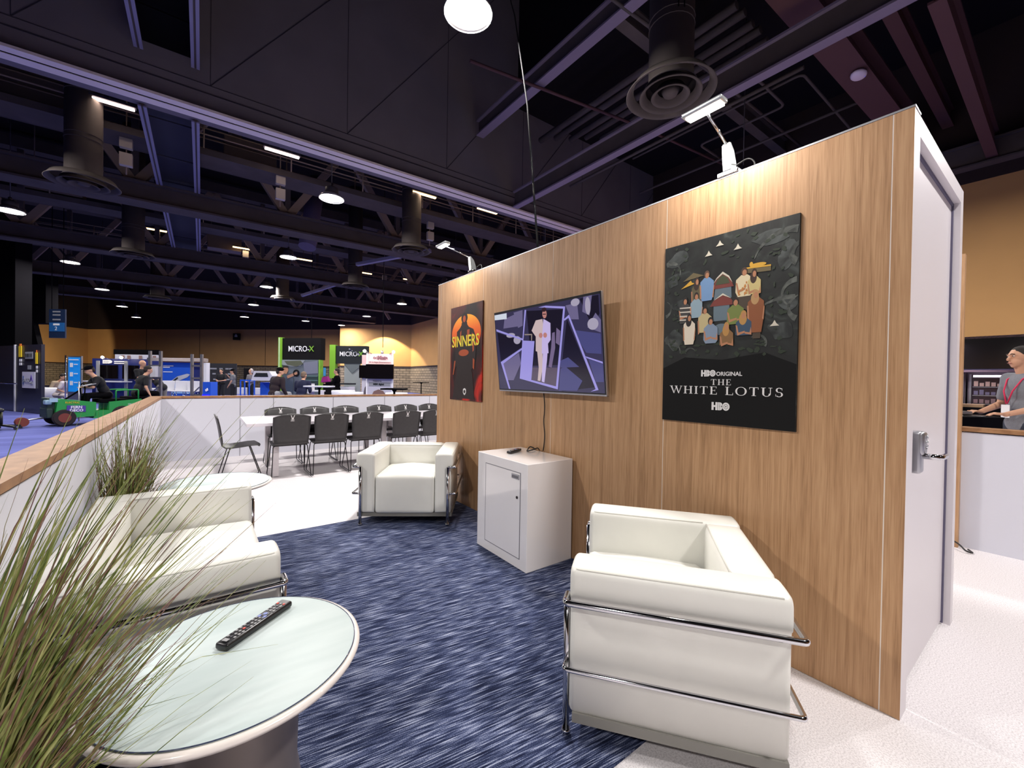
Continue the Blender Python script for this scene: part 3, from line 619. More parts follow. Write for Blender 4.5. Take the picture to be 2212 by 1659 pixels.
text('lettering', 'SINNERS', .165, mat('print_yellow', (232, 214, 62), .5), ps, (.49*QW, -.0035, .618*QH), ext=.0004, sx=.90, bold=.0022)
art('shield_emblem', WH, ps, [[(.45, .118), (.495, .13), (.54, .118), (.545, .085), (.52, .065), (.495, .055), (.47, .065), (.445, .085)]], QW, QH, 3)
art('shield_inset', C3('char', (30, 14, 12)), ps, [ell(.495, .093, .028, .018)], QW, QH, 4)
def merge_art(t, name, keep=()):
    """printed shapes are surface pattern: one mesh with several inks"""
    ks = [k for k in kids(t) if k.name.split('.')[0] not in keep]; nb = bmesh.new(); mats = []
    for k in ks:
        tmp = bmesh.new(); tmp.from_mesh(k.data); bmesh.ops.transform(tmp, matrix=k.matrix_basis, verts=tmp.verts)
        m_ = k.data.materials[0]
        if m_ not in mats: mats.append(m_)
        for f_ in tmp.faces: f_.material_index = mats.index(m_)
        me_ = bpy.data.meshes.new('x'); tmp.to_mesh(me_); tmp.free(); nb.from_mesh(me_); bpy.data.meshes.remove(me_)
    me = bpy.data.meshes.new(name); nb.to_mesh(me); nb.free()
    for m_ in mats: me.materials.append(m_)
    for k in ks: bpy.data.objects.remove(k)
    o = bpy.data.objects.new(name, me); C.objects.link(o); o.parent = t; return o
merge_art(po, 'printed_picture', ('board', 'lettering', 'logo')); merge_art(ps, 'printed_picture', ('board', 'lettering', 'shield_emblem'))
# --- television
SCR = {}
def scr(rgb, s=.9):
    k = (rgb, s)
    if k not in SCR:
        m, n, l, b = nt('screen_glow'); b.inputs['Base Color'].default_value = (0, 0, 0, 1); b.inputs['Roughness'].default_value = .15
        b.inputs['Emission Color'].default_value = s2l(rgb); b.inputs['Emission Strength'].default_value = s; SCR[k] = m
    return SCR[k]
TW, TH = 1.262, .708
tilt = math.asin(.074/.708)
tv = thing('television', 'flat television on the wood wall showing framed pictures of a man in a pale suit', 'television', (2.19, 3.141, 1.235), rot=(0, 0, 0))
rt = M(((0, 1, 0), (-1, 0, 0), (0, 0, 1))).transposed()
# local x -> -Y, local z -> up (tilted so that the top leans out), local -y -> towards the room
tv.rotation_euler = (R(0), 0, R(-90)); tv.rotation_mode = 'XYZ'
tv.rotation_euler = (M.Rotation(R(-90), 3, 'Z') @ M.Rotation(tilt, 3, 'X')).to_euler()
m = MB(); m.box((TW/2, .012, TH/2), (TW, .022, TH), bev=.002, seg=1); m.build('casing', ALU, tv)
m = MB(); m.box((TW/2, .030, TH*.4), (TW*.6, .03, TH*.5), bev=.008); m.build('rear_housing', BLACK, tv)
m = MB(); m.box((TW/2, -.0005, TH/2+.006), (TW-.006, .003, TH-.014)); m.build('screen_bezel', BLACK, tv)
SW, SH = TW-.02, TH-.04; s0 = (.010, -.0025, .022)
def sp(name, mt, polys, lay):
    m = MB()
    for i, p_ in enumerate(polys): m.prism([(s0[0]+min(max(u, .0), 1)*SW, s0[2]+min(max(v, 0), 1)*SH) for u, v in p_], (0, s0[1]-lay*.0005-i*.00004, 0), (1, 0, 0), (0, 0, 1), (0, -1, 0), .0003)
    return m.build(name, mt, tv)
sp('screen_picture', scr((58, 54, 84)), [[(0, 0), (1, 0), (1, 1), (0, 1)]], 0)
LAV = scr((160, 152, 226)); PALE = scr((206, 184, 186)); PEACH = scr((226, 188, 168))
sp('screen_dark_areas', scr((30, 26, 42)), [[(.66, .2), (.74, .8), (.93, .06), (.66, .0)], [(.37, .97), (.715, .91), (.64, .30), (.39, .30)], [(.02, .76), (.30, .61), (.30, .54), (.04, .37)], [(.74, .99), (.99, .99), (.99, .8), (.93, .7), (.85, .99)]], 1)
sp('screen_floor', scr((92, 80, 100)), [[(.385, .28), (.635, .27), (.612, .056), (.378, .123)]], 2)
sp('screen_collage', scr((112, 104, 142)), [[(.736, .946), (.83, .95), (.836, .776), (.775, .789)], [(.88, .999), (.944, 1), (.918, .80), (.866, .85)], [(.898, .681), (.963, .818), (.998, .741), (.993, .615)], [(.07, .339), (.26, .468), (.274, .335), (.179, .119), (.105, .118)], [(.12, .92), (.29, .97), (.28, .80), (.10, .80)], [(.23, .98), (.33, .99), (.32, .80), (.27, .78)]], 2)
sp('screen_collage_pale', scr((172, 164, 186)), [ell(.815, .96, .035, .04), ell(.91, .90, .02, .09), ell(.94, .71, .04, .06), ell(.18, .70, .05, .03), ell(.25, .63, .04, .05)], 3)
sp('screen_collage_blue', scr((76, 76, 128)), [[(.803, .668), (.992, .605), (.99, .40), (.88, .42), (.83, .545)], [(.894, .354), (.997, .297), (.997, .116), (.938, .115)], [(.665, .348), (.732, .382), (.819, .274), (.661, .27)], [(.661, .258), (.702, .285), (.838, .125), (.792, .016), (.635, .009)]], 3)
sp('screen_doorway', LAV, [[(.309, .618), (.433, .596), (.375, .127), (.251, .142)]], 3)
sp('screen_frames', LAV, [[(.353, .986), (.369, .982), (.309, .624), (.268, .142), (.251, .142)], [(.251, .142), (.262, .16), (.612, .056), (.627, .022)], [(.627, .022), (.612, .056), (.715, .917), (.733, .936)], [(.493, .984), (.562, .986), (.733, .936), (.728, .914)],
   [(.716, .801), (.761, .842), (.956, .034), (.896, .012), (.935, .041), (.755, .809), (.72, .784)], [(.871, .385), (.995, .322), (.997, .302), (.882, .365)], [(.012, .805), (.31, .643), (.309, .621), (.013, .776)], [(.039, .361), (.304, .532), (.302, .508), (.07, .339)], [(.039, .361), (.07, .339), (.135, .005), (.116, .005)]], 4)
sp('screen_highlight', scr((214, 222, 236)), [[(.002, .993), (.15, .991), (.147, .916), (.0, .928)]], 4)
sp('screen_background_figures', scr((120, 104, 140)), [[(.607, .668), (.63, .675), (.626, .497), (.583, .273), (.555, .285), (.589, .501)], [(.648, .72), (.68, .678), (.665, .52), (.634, .552)]], 4)
sp('screen_suit', PALE, [[(.525, .842), (.46, .838), (.412, .724), (.45, .647), (.44, .476), (.499, .441), (.51, .60), (.53, .74)], [(.455, .468), (.505, .452), (.5, .276), (.467, .115), (.441, .121), (.46, .277)]], 5)
sp('screen_suit_lit', scr((200, 184, 232)), [[(.535, .842), (.597, .782), (.59, .592), (.563, .55), (.563, .441), (.499, .441), (.51, .62)], [(.51, .451), (.553, .442), (.544, .356), (.506, .098), (.481, .11), (.495, .276)]], 6)
sp('screen_face', scr((190, 130, 124)), [ell(.548, .895, .02, .05), ell(.50, .655, .018, .03), ell(.542, .652, .018, .03)], 7)
sp('screen_hair', scr((54, 36, 44)), [ell(.547, .945, .022, .025), [(.532, .90), (.562, .895), (.562, .885), (.532, .89)]], 8)
sp('screen_box', scr((150, 136, 130)), [[(.336, .694), (.415, .685), (.414, .67), (.338, .68)], [(.405, .685), (.415, .685), (.409, .605), (.401, .607)]], 6)
merge_art(tv, 'screen_picture', ('casing', 'rear_housing', 'screen_bezel'))
m = MB(); m.box((2.225, 2.50, 1.55), (.045, .34, .22), bev=.004); tag(m.build('wall_bracket', BLACKM), 'black bracket holding the television off the wood wall', 'bracket')
m = MB(); m.tube([(2.225, 2.565, 1.235), (2.236, 2.56, 1.12), (2.234, 2.573, 1.0), (2.238, 2.557, .9), (2.236, 2.566, .80), (2.232, 2.57, .765)], .0045, 6, round_=.05); tag(m.build('power_cord', BLACK), 'black cord hanging from the television to behind the white cabinet', 'cord')
# --- arm lights
def armlight(label, y, zb, dx, dy, dz):
    t = thing('arm_light', label, 'lamp', (XW+.02, y, zb), 0, 'chrome arm lights on top of the wood wall')
    m = MB(); m.box((0, 0, .012), (.06, .11, .024), bev=.004); m.build('clamp', CHROME, t)
    m = MB()
    prof = [(-.032, .02), (.03, .02), (.026, .07), (0, .13), (-.04, .165), (-.05, .155), (-.040, .08)]
    m.prism(prof, (0, -.022, 0), (1, 0, 0), (0, 0, 1), (0, 1, 0), .044); bmesh.ops.bevel(m.b, geom=list(m.b.edges), offset=.004, segments=2, affect='EDGES')
    m.build('lamp_base', mat('pearl_grey', (196, 200, 200), .25, .4), t)
    h = V((dx, dy, dz)); e = V((-.042, 0, .155)); m = MB(); m.tube([e, e.lerp(h, .5)+V((0, 0, .004)), h], .0075, 8); m.build('lamp_arm', CHROME, t)
    m = MB(); m.box((dx-.02, dy, dz+.005), (.065, .205, .022), bev=.007, seg=3); hd = m.build('lamp_head', mat('pearl_grey', (196, 200, 200), .25, .4), t)
    m = MB(); m.box((dx-.012, dy, dz-.009), (.046, .175, .006)); m.build('led_strip', mat('led_white', (255, 250, 244), .5, emit=6), hd)
    m = MB(); m.tube([(.03, -.02, .06), (.05, -.07, .09), (.045, -.11, .05), (.03, -.10, -.02)], .004, 6, round_=.03); m.build('flex', BLACK, t)
    ld = bpy.data.lights.new('arm_lamp_light', 'AREA'); ld.shape = 'RECTANGLE'; ld.size = .05; ld.size_y = .2; ld.energy = P_ARM; ld.color = (1, .93, .85)
    lo = bpy.data.objects.new('arm_lamp_light', ld); C.objects.link(lo); lo.parent = t; lo.location = (dx-.012, dy, dz-.02)
    lo.rotation_euler = V((.34, 0, -.9)).to_track_quat('-Z', 'X').to_euler()
    return t
armlight('chrome arm light on the wood wall above the large dark poster', 1.125, 2.449, -.27, -.01, .235)
armlight('chrome arm light at the far end of the wood wall above the red poster', 3.775, 2.449, -.27, .12, .26)
m = MB(); m.tube([(2.25, 2.70, 2.449), (2.9, 3.7, 4.4), (3.8, 5.2, 6.9), (4.6, 6.9, 9.7)], .009, 6); tag(m.build('ceiling_wire', CORD), 'long black cord running from the dark ceiling down to the wood wall', 'cord')
# ================================================================== MEETING TABLES AND CHAIRS
def mtable(label, x0, x1):
    t = thing('meeting_table', label, 'table', ((x0+x1)/2, 6.72, .012), 0, 'white meeting tables end to end'); L = x1-x0
    m = MB(); m.box((0, 0, .703), (L, 1.15, .04), bev=.002, seg=1); m.build('tabletop', mat('table_white', (220, 214, 222), .25, coat=.3), t)
    for sx in (-1, 1):
        for sy in (-1, 1):
            xx = sx*(L/2-.34) if not (sx > 0) else L/2-.06
            m = MB(); m.box((xx, sy*.42-.0, .342), (.07, .07, .683), bev=.003, seg=1); m.build('leg', mat('table_leg', (196, 190, 194), .35), t)
    m = MB(); m.box((0, 0, .66), (L-.5, .06, .045)); m.build('under_rail', mat('table_leg', (196, 190, 194), .35), t)
    return t
mtable('white meeting table at the left end with an empty chair beside it', .45, 2.30)
mtable('second white meeting table running on behind the wood wall', 2.304, 4.15)
def shell_chair(label, loc, rz):
    """backs at +y, sitter faces -y"""
    t = thing('meeting_chair', label, 'chair', loc, rz, 'black shell chairs around the meeting tables')
    def section(s):  # profile along the shell: front lip -> seat -> back top
        P = [(-.215, .435), (-.19, .452), (-.10, .452), (0, .440), (.10, .432), (.165, .437), (.20, .465), (.215, .52), (.225, .60), (.24, .70), (.262, .80), (.275, .845)]
        return P
    for nm, i0, i1 in (('seat', 0, 6), ('backrest', 6, 11)):
        P = section(0); b = MB(); N = 9; rows = []
        for i in range(i0, i1+1):
            y, z = P[i]; u = (i/11)
            hw = (.20 if i < 1 else .215) if i <= 5 else (.19 + .03*min(1, (i-5)/4))
            row = []
            for k in range(N):
                x = (k/(N-1)*2-1); zz, yy = z, y
                if i == 11: zz = z-.045*x*x
                if i >= 7: yy = y-.02*x*x
                if i <= 1: yy = y+.02*x*x
                row.append(b.b.verts.new((x*hw, yy, zz)))
            rows.append(row)
        for A, B in zip(rows, rows[1:]):
            for k in range(N-1): f = b.b.faces.new((A[k], A[k+1], B[k+1], B[k])); f.smooth = True
        o = b.build(nm, SHELL, t); sd = o.modifiers.new('t', 'SOLIDIFY'); sd.thickness = .011; sd.offset = 0
    m = MB(); ye = lambda z: .24+(z-.70)*.235-.002
    def pl(pts):
        for sd in (-1, 1):
            vs_ = [m.b.verts.new((x, ye(z)+sd*.0075, z)) for x, z in pts]; m.b.faces.new(vs_ if sd < 0 else vs_[::-1])
    for sx in (-1, 1): pl([(sx*.003, .792), (sx*.012, .790), (sx*.024, .826), (sx*.017, .828)][::sx])
    pl([(.014*cos(a_*pi/6), .783+.012*sin(a_*pi/6)) for a_ in range(12)]); pl([(-.022, .764), (.022, .764), (.022, .769), (-.022, .769)]); pl([(-.022, .748), (.022, .748), (.022, .753), (-.022, .753)]); pl([(-.018, .753), (-.010, .753), (.018, .764), (.010, .764)])
    m2 = m.build('rabbit_cutout_fill', WH, t, label='white fill of the rabbit-head cutout')  # white faces stand in for the bright view through a rabbit-shaped hole
    for s in (-1, 1):
        m = MB(); x = s*.20; m.tube([(s*.10, .12, .425), (x, .12, .422), (x+s*.03, .235, .008), (x+s*.03, -.235, .008), (x, -.10, .425), (s*.10, -.10, .432)], .0062, 8, round_=.03); m.build('sled_leg', RODM, t)
    m = MB(); m.tube([(-.2, .12, .420), (.2, .12, .420)], .006, 6); m.tube([(-.2, -.10, .428), (.2, -.10, .428)], .006, 6)
    for s in (-1, 1): m.box((s*.10, .12, .428), (.03, .02, .012))
    m.build('cross_rod', RODM, t)
    return t
mc = shell_chair('empty black shell chair at the left end of the meeting table, seen from the side', (.40, 6.36, .012), R(90))
nx = [.941, 1.425, 1.911, 2.496, 2.977, 3.46]; fx = [.992, 1.483, 1.962, 2.543, 3.04, 3.513]
posn = ['nearest the left table end', 'second from the left table end', 'third from the left table end', 'fourth from the left table end', 'partly cut off by the wood wall edge']
for i in range(5): dup(mc, (nx[i], 6.25, .012), R(180), 'near-side black shell chair, '+posn[i])
posf = ['leftmost of that row', 'second of that row from the left', 'third of that row from the left', 'fourth of that row from the left', 'fifth of that row from the left', 'last, cut off by the wood wall']
for i in range(6): dup(mc, (fx[i], 7.35-.2, .012), 0, 'far-side black chair back over the table, '+posf[i])
# ================================================================== CEILING
LENS = mat('lamp_lens', (255, 248, 240), .5, emit=7)
HOUS = mat('lamp_housing', (60, 56, 62), .5)
REFL = mat('lamp_reflector', (206, 204, 206), .25, .6)
def bay_lamp(label, loc):
    t = thing('high_bay_lamp', label, 'ceiling lamp', loc, 0, 'round high-bay lamps hanging in rows over the hall')
    m = MB(); m.lathe([(.305, 0), (.31, .02), (.29, .05), (.23, .10), (.16, .14), (.155, .14), (.22, .095), (.28, .045), (.298, .012), (.305, 0)], n=40); m.build('reflector', REFL, t)
    m = MB(); m.lathe([(0, .14), (.16, .14), (.17, .16), (.165, .27), (.10, .31), (0, .31)], n=24); m.cyl((0, 0, .31), (0, 0, .40), .04, n=10); m.build('housing', HOUS, t)
    m = MB(); m.lathe([(0, .02), (.27, .02), (.275, .03), (0, .035)], n=40); m.build('lens', LENS, t)
    m = MB(); m.cyl((0, 0, .40), (0, 0, 3.85), .012, n=6); m.build('hanging_rod', HOUS, t)
    ld = bpy.data.lights.new('bay_light', 'AREA'); ld.shape = 'DISK'; ld.size = .52; ld.energy = P_BAY; ld.color = (1, .96, .93)
    lo = bpy.data.objects.new('bay_light', ld); C.objects.link(lo); lo.parent = t; lo.location = (0, 0, .012)
    return t
base = None
cols = [(-4.5, 'left column'), (2.7, 'centre column'), (10.1, 'right column')]
rows = [(-2.3, 'behind the viewpoint'), (4.7, 'nearest row, right overhead'), (11.7, 'row just beyond the big lavender ceiling track'), (18.5, 'second row beyond the ceiling track'), (25.4, 'third row beyond the ceiling track'), (32.4, 'fourth row beyond the ceiling track'), (39.6, 'fifth row beyond the ceiling track')]
vis = {(-4.5, 18.5), (-4.5, 25.4), (-4.5, 32.4), (-4.5, 39.6), (2.7, 4.7), (2.7, 11.7), (2.7, 18.5), (2.7, 25.4), (2.7, 32.4), (10.1, 25.4), (10.1, 32.4)}
lamps = []
for cx, cn in cols:
    for ry, rn in rows:
        seen = (cx, ry) in vis
        lb = 'glowing round high-bay lamp, %s, %s' % (cn, rn)
        if base is None: base = bay_lamp(lb, (cx, ry, 6.0)); 
        else: dup(base, (cx, ry, 6.0), 0, lb)
for X, Y, lb in ((-4.4, 46.4, 'far small high-bay lamp low over the hall back, left'), (7.0, 38.8, 'far small high-bay lamp low over the hall back, right of centre')):
    dup(base, (X, Y, 6.0), 0, lb)
# duct drops with round diffusers
def duct(label, loc, num=None):
    t = thing('round_diffuser', label, 'air diffuser', loc, 0, 'dark round air diffusers on duct drops')
    m = MB()
    for ro, ri, z in ((.60, .50, 0), (.42, .33, -.03), (.26, .17, -.045)):
        m.lathe([(ri, z+.10), (ro-.05, z+.02), (ro-.012, z), (ro, z+.008), (ro-.03, z+.035), (ri+.01, z+.13), (ri, z+.10)], n=48)
    m.lathe([(0, -.03), (.09, -.02), (.12, .04), (0, .06)], n=24); m.build('louvre_rings', DARKST, t)
    m = MB(); m.lathe([(.34, .08), (.36, .08), (.30, .16), (.30, 4.37), (.28, 4.37), (.28, .16)], n=36); d = m.build('duct_drop', DARKST, t)
    m = MB()
    for z in (.9, 1.0, 1.9): m.tube([(.302*cos(a*pi/12), .302*sin(a*pi/12), z) for a in range(24)], .008, 5, closed=True)
    m.build('duct_band', DARKST, d)
    return t
db = duct('large dark round diffuser close overhead above the wood wall', (5.275, 3.473, 5.4))
text('numeral', '11', .16, BLACKM, db, (-.17, -.255, 1.0), (R(90), 0, R(-33)))
dn = [(-2.07, 12.79, 'dark round diffuser at upper left, beyond the lavender track'), (5.36, 12.76, 'dark round diffuser above the far arm light, right of the bright round lamp'), (5.51, 19.4, 'smaller dark round diffuser further back, above the second green-edged booth sign'), (-1.92, 19.36, 'second dark round diffuser at left, further back'), (3.4, 25.1, 'far dark round diffuser in the centre of the hall'), (-1.95, 29.5, 'far dark round diffuser at left of the hall')]
for X, Y, lb in dn:
    d = dup(db, (X, Y, 5.4), 0, lb)
    for k in kids(d):
        if k.name.startswith('numeral'): bpy.data.objects.remove(k)
# big partition header with its track, running along x
hd = thing('partition_header', 'long dark panelled header with pale lavender track along its foot, crossing the ceiling', 'ceiling beam', (0, 10.44, 0))
m = MB(); m.box((3, .32, 8.2), (46, .5, 3.2)); m.box((-8, .32, 11.95), (31.8, .5, 4.3)); m.build('panel_face', DARKPL, hd)
m = MB()
for y, z, q_ in ((.0, 6.60, .17), (.24, 6.60, .20)): m.box((3, y, z), (46, q_, .05))
m.build('track', TRACKM, hd)
m = MB(); m.box((3, .11, 6.60), (46, .06, .03)); m.build('track_slot', BLACKM, hd)
m = MB()
SEAM = mat('panel_joint_dark', (44, 40, 50), .9)
m.bar((-20, .068, 7.0), (26, .068, 7.0), .02, .02); m.bar((-20, .068, 7.17), (26, .068, 7.17), .012, .012)
for k in range(-5, 9):
    x = .1+2.66*k; zt_ = 9.8 if x > 5.5 else 14; m.bar((x, .068, 7.17), (x+(zt_-7.17)*.76, .068, zt_), .018, .014) if x+(zt_-7.17)*.76 < 8 or x > 8 or zt_ < 10 else m.bar((x, .068, 7.17), (7.8, .068, 7.17+(7.8-x)/.76), .018, .014); m.bar((x, .068, 7.17), (x, .068, zt_), .010, .010)
m.build('panel_joints', SEAM, hd)
# rails along y
def yrail(name, label, x, y0, y1, z, w_=.14, h_=.16, mt=TRACKM, grp=None):
    t = thing(name, label, 'ceiling rail', (x, (y0+y1)/2, z), 0, grp); L = y1-y0
    m = MB(); m.box((0, 0, h_*.5), (w_*.35, L, h_)); m.build('web', DARKST, t)
    m = MB(); m.box((-w_*.3, 0, 0), (w_*.36, L, .03)); m.box((w_*.3, 0, 0), (w_*.36, L, .03)); m.build('flange', mt, t)
    return t
RL = mat('lavender_rail', (128, 124, 150), .55)
yrail('partition_rail', 'left of two narrow pale rails running away beyond the lavender track', -.97, 10.9, 24, 6.55, .14, .14, RL, 'pairs of pale rails')
yrail('partition_rail', 'right of two narrow pale rails running away beyond the lavender track', -.14, 10.9, 24, 6.55, .14, .14, RL, 'pairs of pale rails')
yrail('partition_rail', 'left of two pale rails on the near side of the lavender track, top left', -.97, 4.5, 10.3, 7.3, .14, .14, RL, 'pairs of pale rails')
yrail('partition_rail', 'right of two pale rails on the near side of the lavender track, top left', -.14, 4.5, 10.3, 7.3, .14, .14, RL, 'pairs of pale rails')
m = MB()
for y in (6.2, 7.9, 9.3): m.box((-.55, y, 7.45), (.8, .03, .03))
m.box((-.55, 7.5, 7.6), (.9, 6, .05)); tag(m.build('rail_recess', BLACKM), 'dark recessed panel between the two near pale rails', 'ceiling panel')
m = MB()
for y in (11.6, 13.5, 15.2, 18, 21): m.box((-.55, y, 6.72), (.8, .03, .03))
m.box((-.55, 17.4, 6.9), (.9, 13, .05)); tag(m.build('rail_recess', mat('navy_panel', (34, 34, 52), .8)), 'dark navy recessed panel between the two pale rails beyond the track', 'ceiling panel')
# right ceiling: beams and pipes, close overhead
def beam(label, a, b, w_, h_, mt, lip=None):
    t = thing('steel_beam', label, 'ceiling beam', a, 0, 'dark steel ceiling beams'); a, b = V(a), V(b); d = b-a
    m = MB(); m.bar((0, 0, h_/2), tuple(d+V((0, 0, h_/2))), w_*.3, h_); m.build('web', mt, t)
    m = MB(); m.bar((0, 0, 0), tuple(d), w_, .04); m.bar((0, 0, h_), tuple(d+V((0, 0, h_))), w_, .04); m.build('flange', lip or mt, t)
    return t
LIP = mat('beam_lip', (120, 108, 128), .7)
beam('long dark beam with paler lower lip, running from the lavender track over the wood wall', (7.66, -6, 6.6), (7.66, 10.3, 6.6), .20, .45, DARKST, LIP)
beam('dark beam higher up, left of the large round diffuser', (6.35, 0, 8.3), (6.35, 10.3, 8.3), .24, .4, DARKST, LIP)
beam('dark beam crossing top right, beyond the plum beam', (9.0, -8, 7.5), (9.0, 2.5, 7.5), .22, .5, DARKST, LIP)
beam('wide plum coloured beam at top right above the wood wall end', (6.2, 2.85, 7.5), (15, 2.60, 7.5), .50, .5, PURPST)
beam('narrow plum beam beside the wide plum beam, top right', (8.2, 2.05, 7.8), (15, 2.0, 7.8), .20, .4, PURPST)
beam('plum beam at the far top right corner', (8.0, 1.22, 6.6), (15, 1.22, 6.6), .18, .55, PURPST)
beam('dark beam along the right hall wall, top right corner', (14.5, -6, 6.5), (14.5, 20, 6.5), .3, .5, DARKST)
beam('dark cross beam behind the large round diffuser', (6.4, 5.7, 8.7), (15, 5.7, 8.7), .25, .4, DARKST)
m = MB()
def pipe(label, pts, r, mt=DARKST):
    m = MB(); m.tube(pts, r, 8, round_=.15); return tag(m.build('ceiling_pipe', mt), label, 'pipe', 'dark pipes under the roof')
for k in range(5):
    pipe('pipe %s in the bundle left of the large diffuser' % ['leftmost', 'second from left', 'middle', 'second from right', 'rightmost'][k], [(8.2+.34*k, 4.0, 8.6+.05*(k % 2)), (8.2+.34*k, 9.8-.3*k, 8.6+.05*(k % 2))], .085)
pipe('thin pipe crossing under the pipe bundle toward the near arm light', [(4.6, 7.9, 8.2), (9.4, 7.1, 8.2), (14, 6.6, 8.2)], .035, PURPST)
pipe('second thin pipe crossing left of the large diffuser', [(4.9, 5.2, 8.3), (9, 5.0, 8.3), (14.5, 4.9, 8.3)], .035)
pipe('thin sprinkler pipe looping right of the near arm light', [(9.6, 7.2, 7.9), (9.6, 4.2, 7.9), (11.0, 4.2, 7.9), (11.0, 6.3, 7.9), (12.4, 6.3, 7.9)], .03)
pipe('second thin sprinkler pipe right of the near arm light', [(10.3, 8, 8.0), (10.3, 3.6, 8.0), (13.6, 3.6, 8.0), (13.6, 5.6, 8.0)], .03)
pipe('third thin sprinkler pipe running above the wood wall', [(12.0, 9, 7.8), (12.0, 3.0, 7.8)], .035)
pipe('thin pipe high above the wood wall parallel to its top', [(9.2, 9.5, 7.4), (9.2, 3.2, 7.4)], .04)
ap = thing('wireless_access_point', 'small white oblong device with a blue light under the plum beam', 'device', (10.3, 2.64, 7.42))
m = MB(); m.ball((0, 0, 0), (.17, .13, .07), 18); m.build('shell', mat('device_white', (214, 200, 214), .4), ap)
m = MB(); m.ball((.07, -.07, -.035), (.022, .022, .012), 10); m.build('indicator', mat('blue_led', (60, 70, 255), .5, emit=3), ap)
# trusses over the far hall
BEIGE = mat('lamplit_beige_steel', (150, 130, 112), .8, spec=.2)  # beige puts the tube lights' warm glow into the steel colour
def truss(label, Y, x0, x1, zb, zt):
    t = thing('roof_truss', label, 'roof truss', (0, Y, 0), 0, 'dark steel roof trusses along the hall')
    m = MB(); m.box(((x0+x1)/2, -.0, zb+.28), (x1-x0, .30, .50)); m.box(((x0+x1)/2, 0, zb+.03), (x1-x0, .62, .05)); m.box(((x0+x1)/2, 0, zb+.53), (x1-x0, .62, .05)); m.build('bottom_chord', DARKST, t)
    m = MB(); m.box(((x0+x1)/2, 0, zt-.2), (x1-x0, .45, .4)); m.build('top_chord', DARKST, t)
    x = x0; k = 0; P = 3.7
    while x < x1-.1:
        for (a, b) in (((x, zb+.5), (x+P/2, zt-.3)), ((x+P/2, zt-.3), (x+P, zb+.5))):
            m = MB(); m.bar((a[0], 0, a[1]), (b[0], 0, b[1]), .22, .18, up=(0, 1, 0)); m.build('diagonal', BEIGE, t)
        m = MB(); m.bar((x, 0, zb+.5), (x, 0, zt-.3), .16, .16, up=(0, 1, 0)); m.build('post', DARKST, t)
        x += P; k += 1
    return t
for Y, lb in ((15.4, 'nearest dark roof truss beyond the lavender track'), (22.4, 'second dark roof truss beyond the lavender track'), (29.2, 'third dark roof truss beyond the lavender track'), (36.2, 'fourth dark roof truss, low over the hall back')):
    truss(lb, Y, -20, 20 if Y < 30 else 12, 6.0, 9.6)
def catwalk(label, Y):
    t = thing('catwalk', label, 'catwalk', (0, Y, 7.0), 0, 'steel catwalks under the roof')
    m = MB(); m.box((0, 0, 0), (36, .8, .05)); m.box((0, -.42, .05), (36, .04, .16)); m.box((0, .42, .05), (36, .04, .16)); m.build('deck', DARKST, t)
    for s in (-1, 1):
        m = MB()
        for z in (.5, .78, 1.05): m.cyl((-18, s*.42, z), (18, s*.42, z), .02, n=6)
        for k in range(19): m.cyl((-18+2*k, s*.42, 0), (-18+2*k, s*.42, 1.05), .02, n=6)
        m.build('railing', BEIGE, t)
    return t
catwalk('nearest steel catwalk with railings just beyond the lavender track', 13.8); catwalk('second steel catwalk with railings further back', 20.3)
catwalk('third steel catwalk low over the hall back', 27.2)
def tube_light(label, loc, L=.75, warm=False, n=1):
    t = thing('tube_light', label, 'light', loc, 0, 'short tube lights along the catwalks')
    m = MB(); m.box((0, 0, .05), (L+.06, .14, .05)); m.build('housing', HOUS, t)
    m = MB(); m.box((0, 0, 0), (L, .09, .04), bev=.012); m.build('tube', mat('tube_warm' if warm else 'tube_pink_white', (255, 206, 140) if warm else (255, 226, 220), .5, emit=7), t)
    m = MB(); m.cyl((0, 0, .07), (0, 0, 2.6), .012, n=6); m.build('stem', HOUS, t)
    ld = bpy.data.lights.new('tube_glow', 'AREA'); ld.shape = 'RECTANGLE'; ld.size = L; ld.size_y = .09; ld.energy = 3; ld.color = (1, .82, .62)
    lo = bpy.data.objects.new('tube_glow', ld); C.objects.link(lo); lo.parent = t; lo.location = (0, 0, -.03)
    return t
TL = [(-1.64, 12.58, 'pinkish tube light at upper left beside the first duct drop', 0), (1.66, 12.53, 'pinkish-white tube light above and left of the bright round lamp', 0), (5.67, 12.5, 'warm tube light above the far duct drop', 1), (7.94, 12.3, 'warm tube light at the right, just under the lavender track', 1),
      (-1.6, 22.4, 'short warm tube light right of the left duct drop', 1), (1.49, 23.0, 'short warm tube light left of the second centre lamp', 1), (4.05, 23.2, 'short warm tube light right of the second centre lamp', 1), (7.3, 23.9, 'far short tube light left of the far arm light', 1), (9.94, 23.8, 'far short tube light just left of the wood wall top', 1)]
for X, Y, lb, wm in TL: tube_light(lb, (X, Y, 7.2), .8, bool(wm))
# speaker boxes hung by the catwalks
def speaker_box(label, loc):
    t = thing('control_box', label, 'box', loc, 0, 'pale boxes fixed to the trusses')
    for k in range(2): m = MB(); m.box((0, 0, -.42*k), (.24, .14, .30), bev=.01); m.build('box', mat('pale_box', (176, 166, 154), .6), t)
    m = MB(); m.cyl((0, .05, 2.9), (0, .05, -.75), .015, n=6); m.build('conduit', BEIGE, t); return t
for X, Y, lb in ((-1.5, 13.7, 'two pale boxes under the upper left tube light'), (1.75, 13.5, 'two pale boxes under the tube light left of the bright round lamp'), (6.6, 14.0, 'two pale boxes under the right warm tube light'), (1.6, 23.2, 'two small pale boxes under the far left warm tube light'), (8.3, 23.5, 'two small pale boxes left of the far arm light')):
    speaker_box(lb, (X, Y, 6.9 if Y < 20 else 7.0))
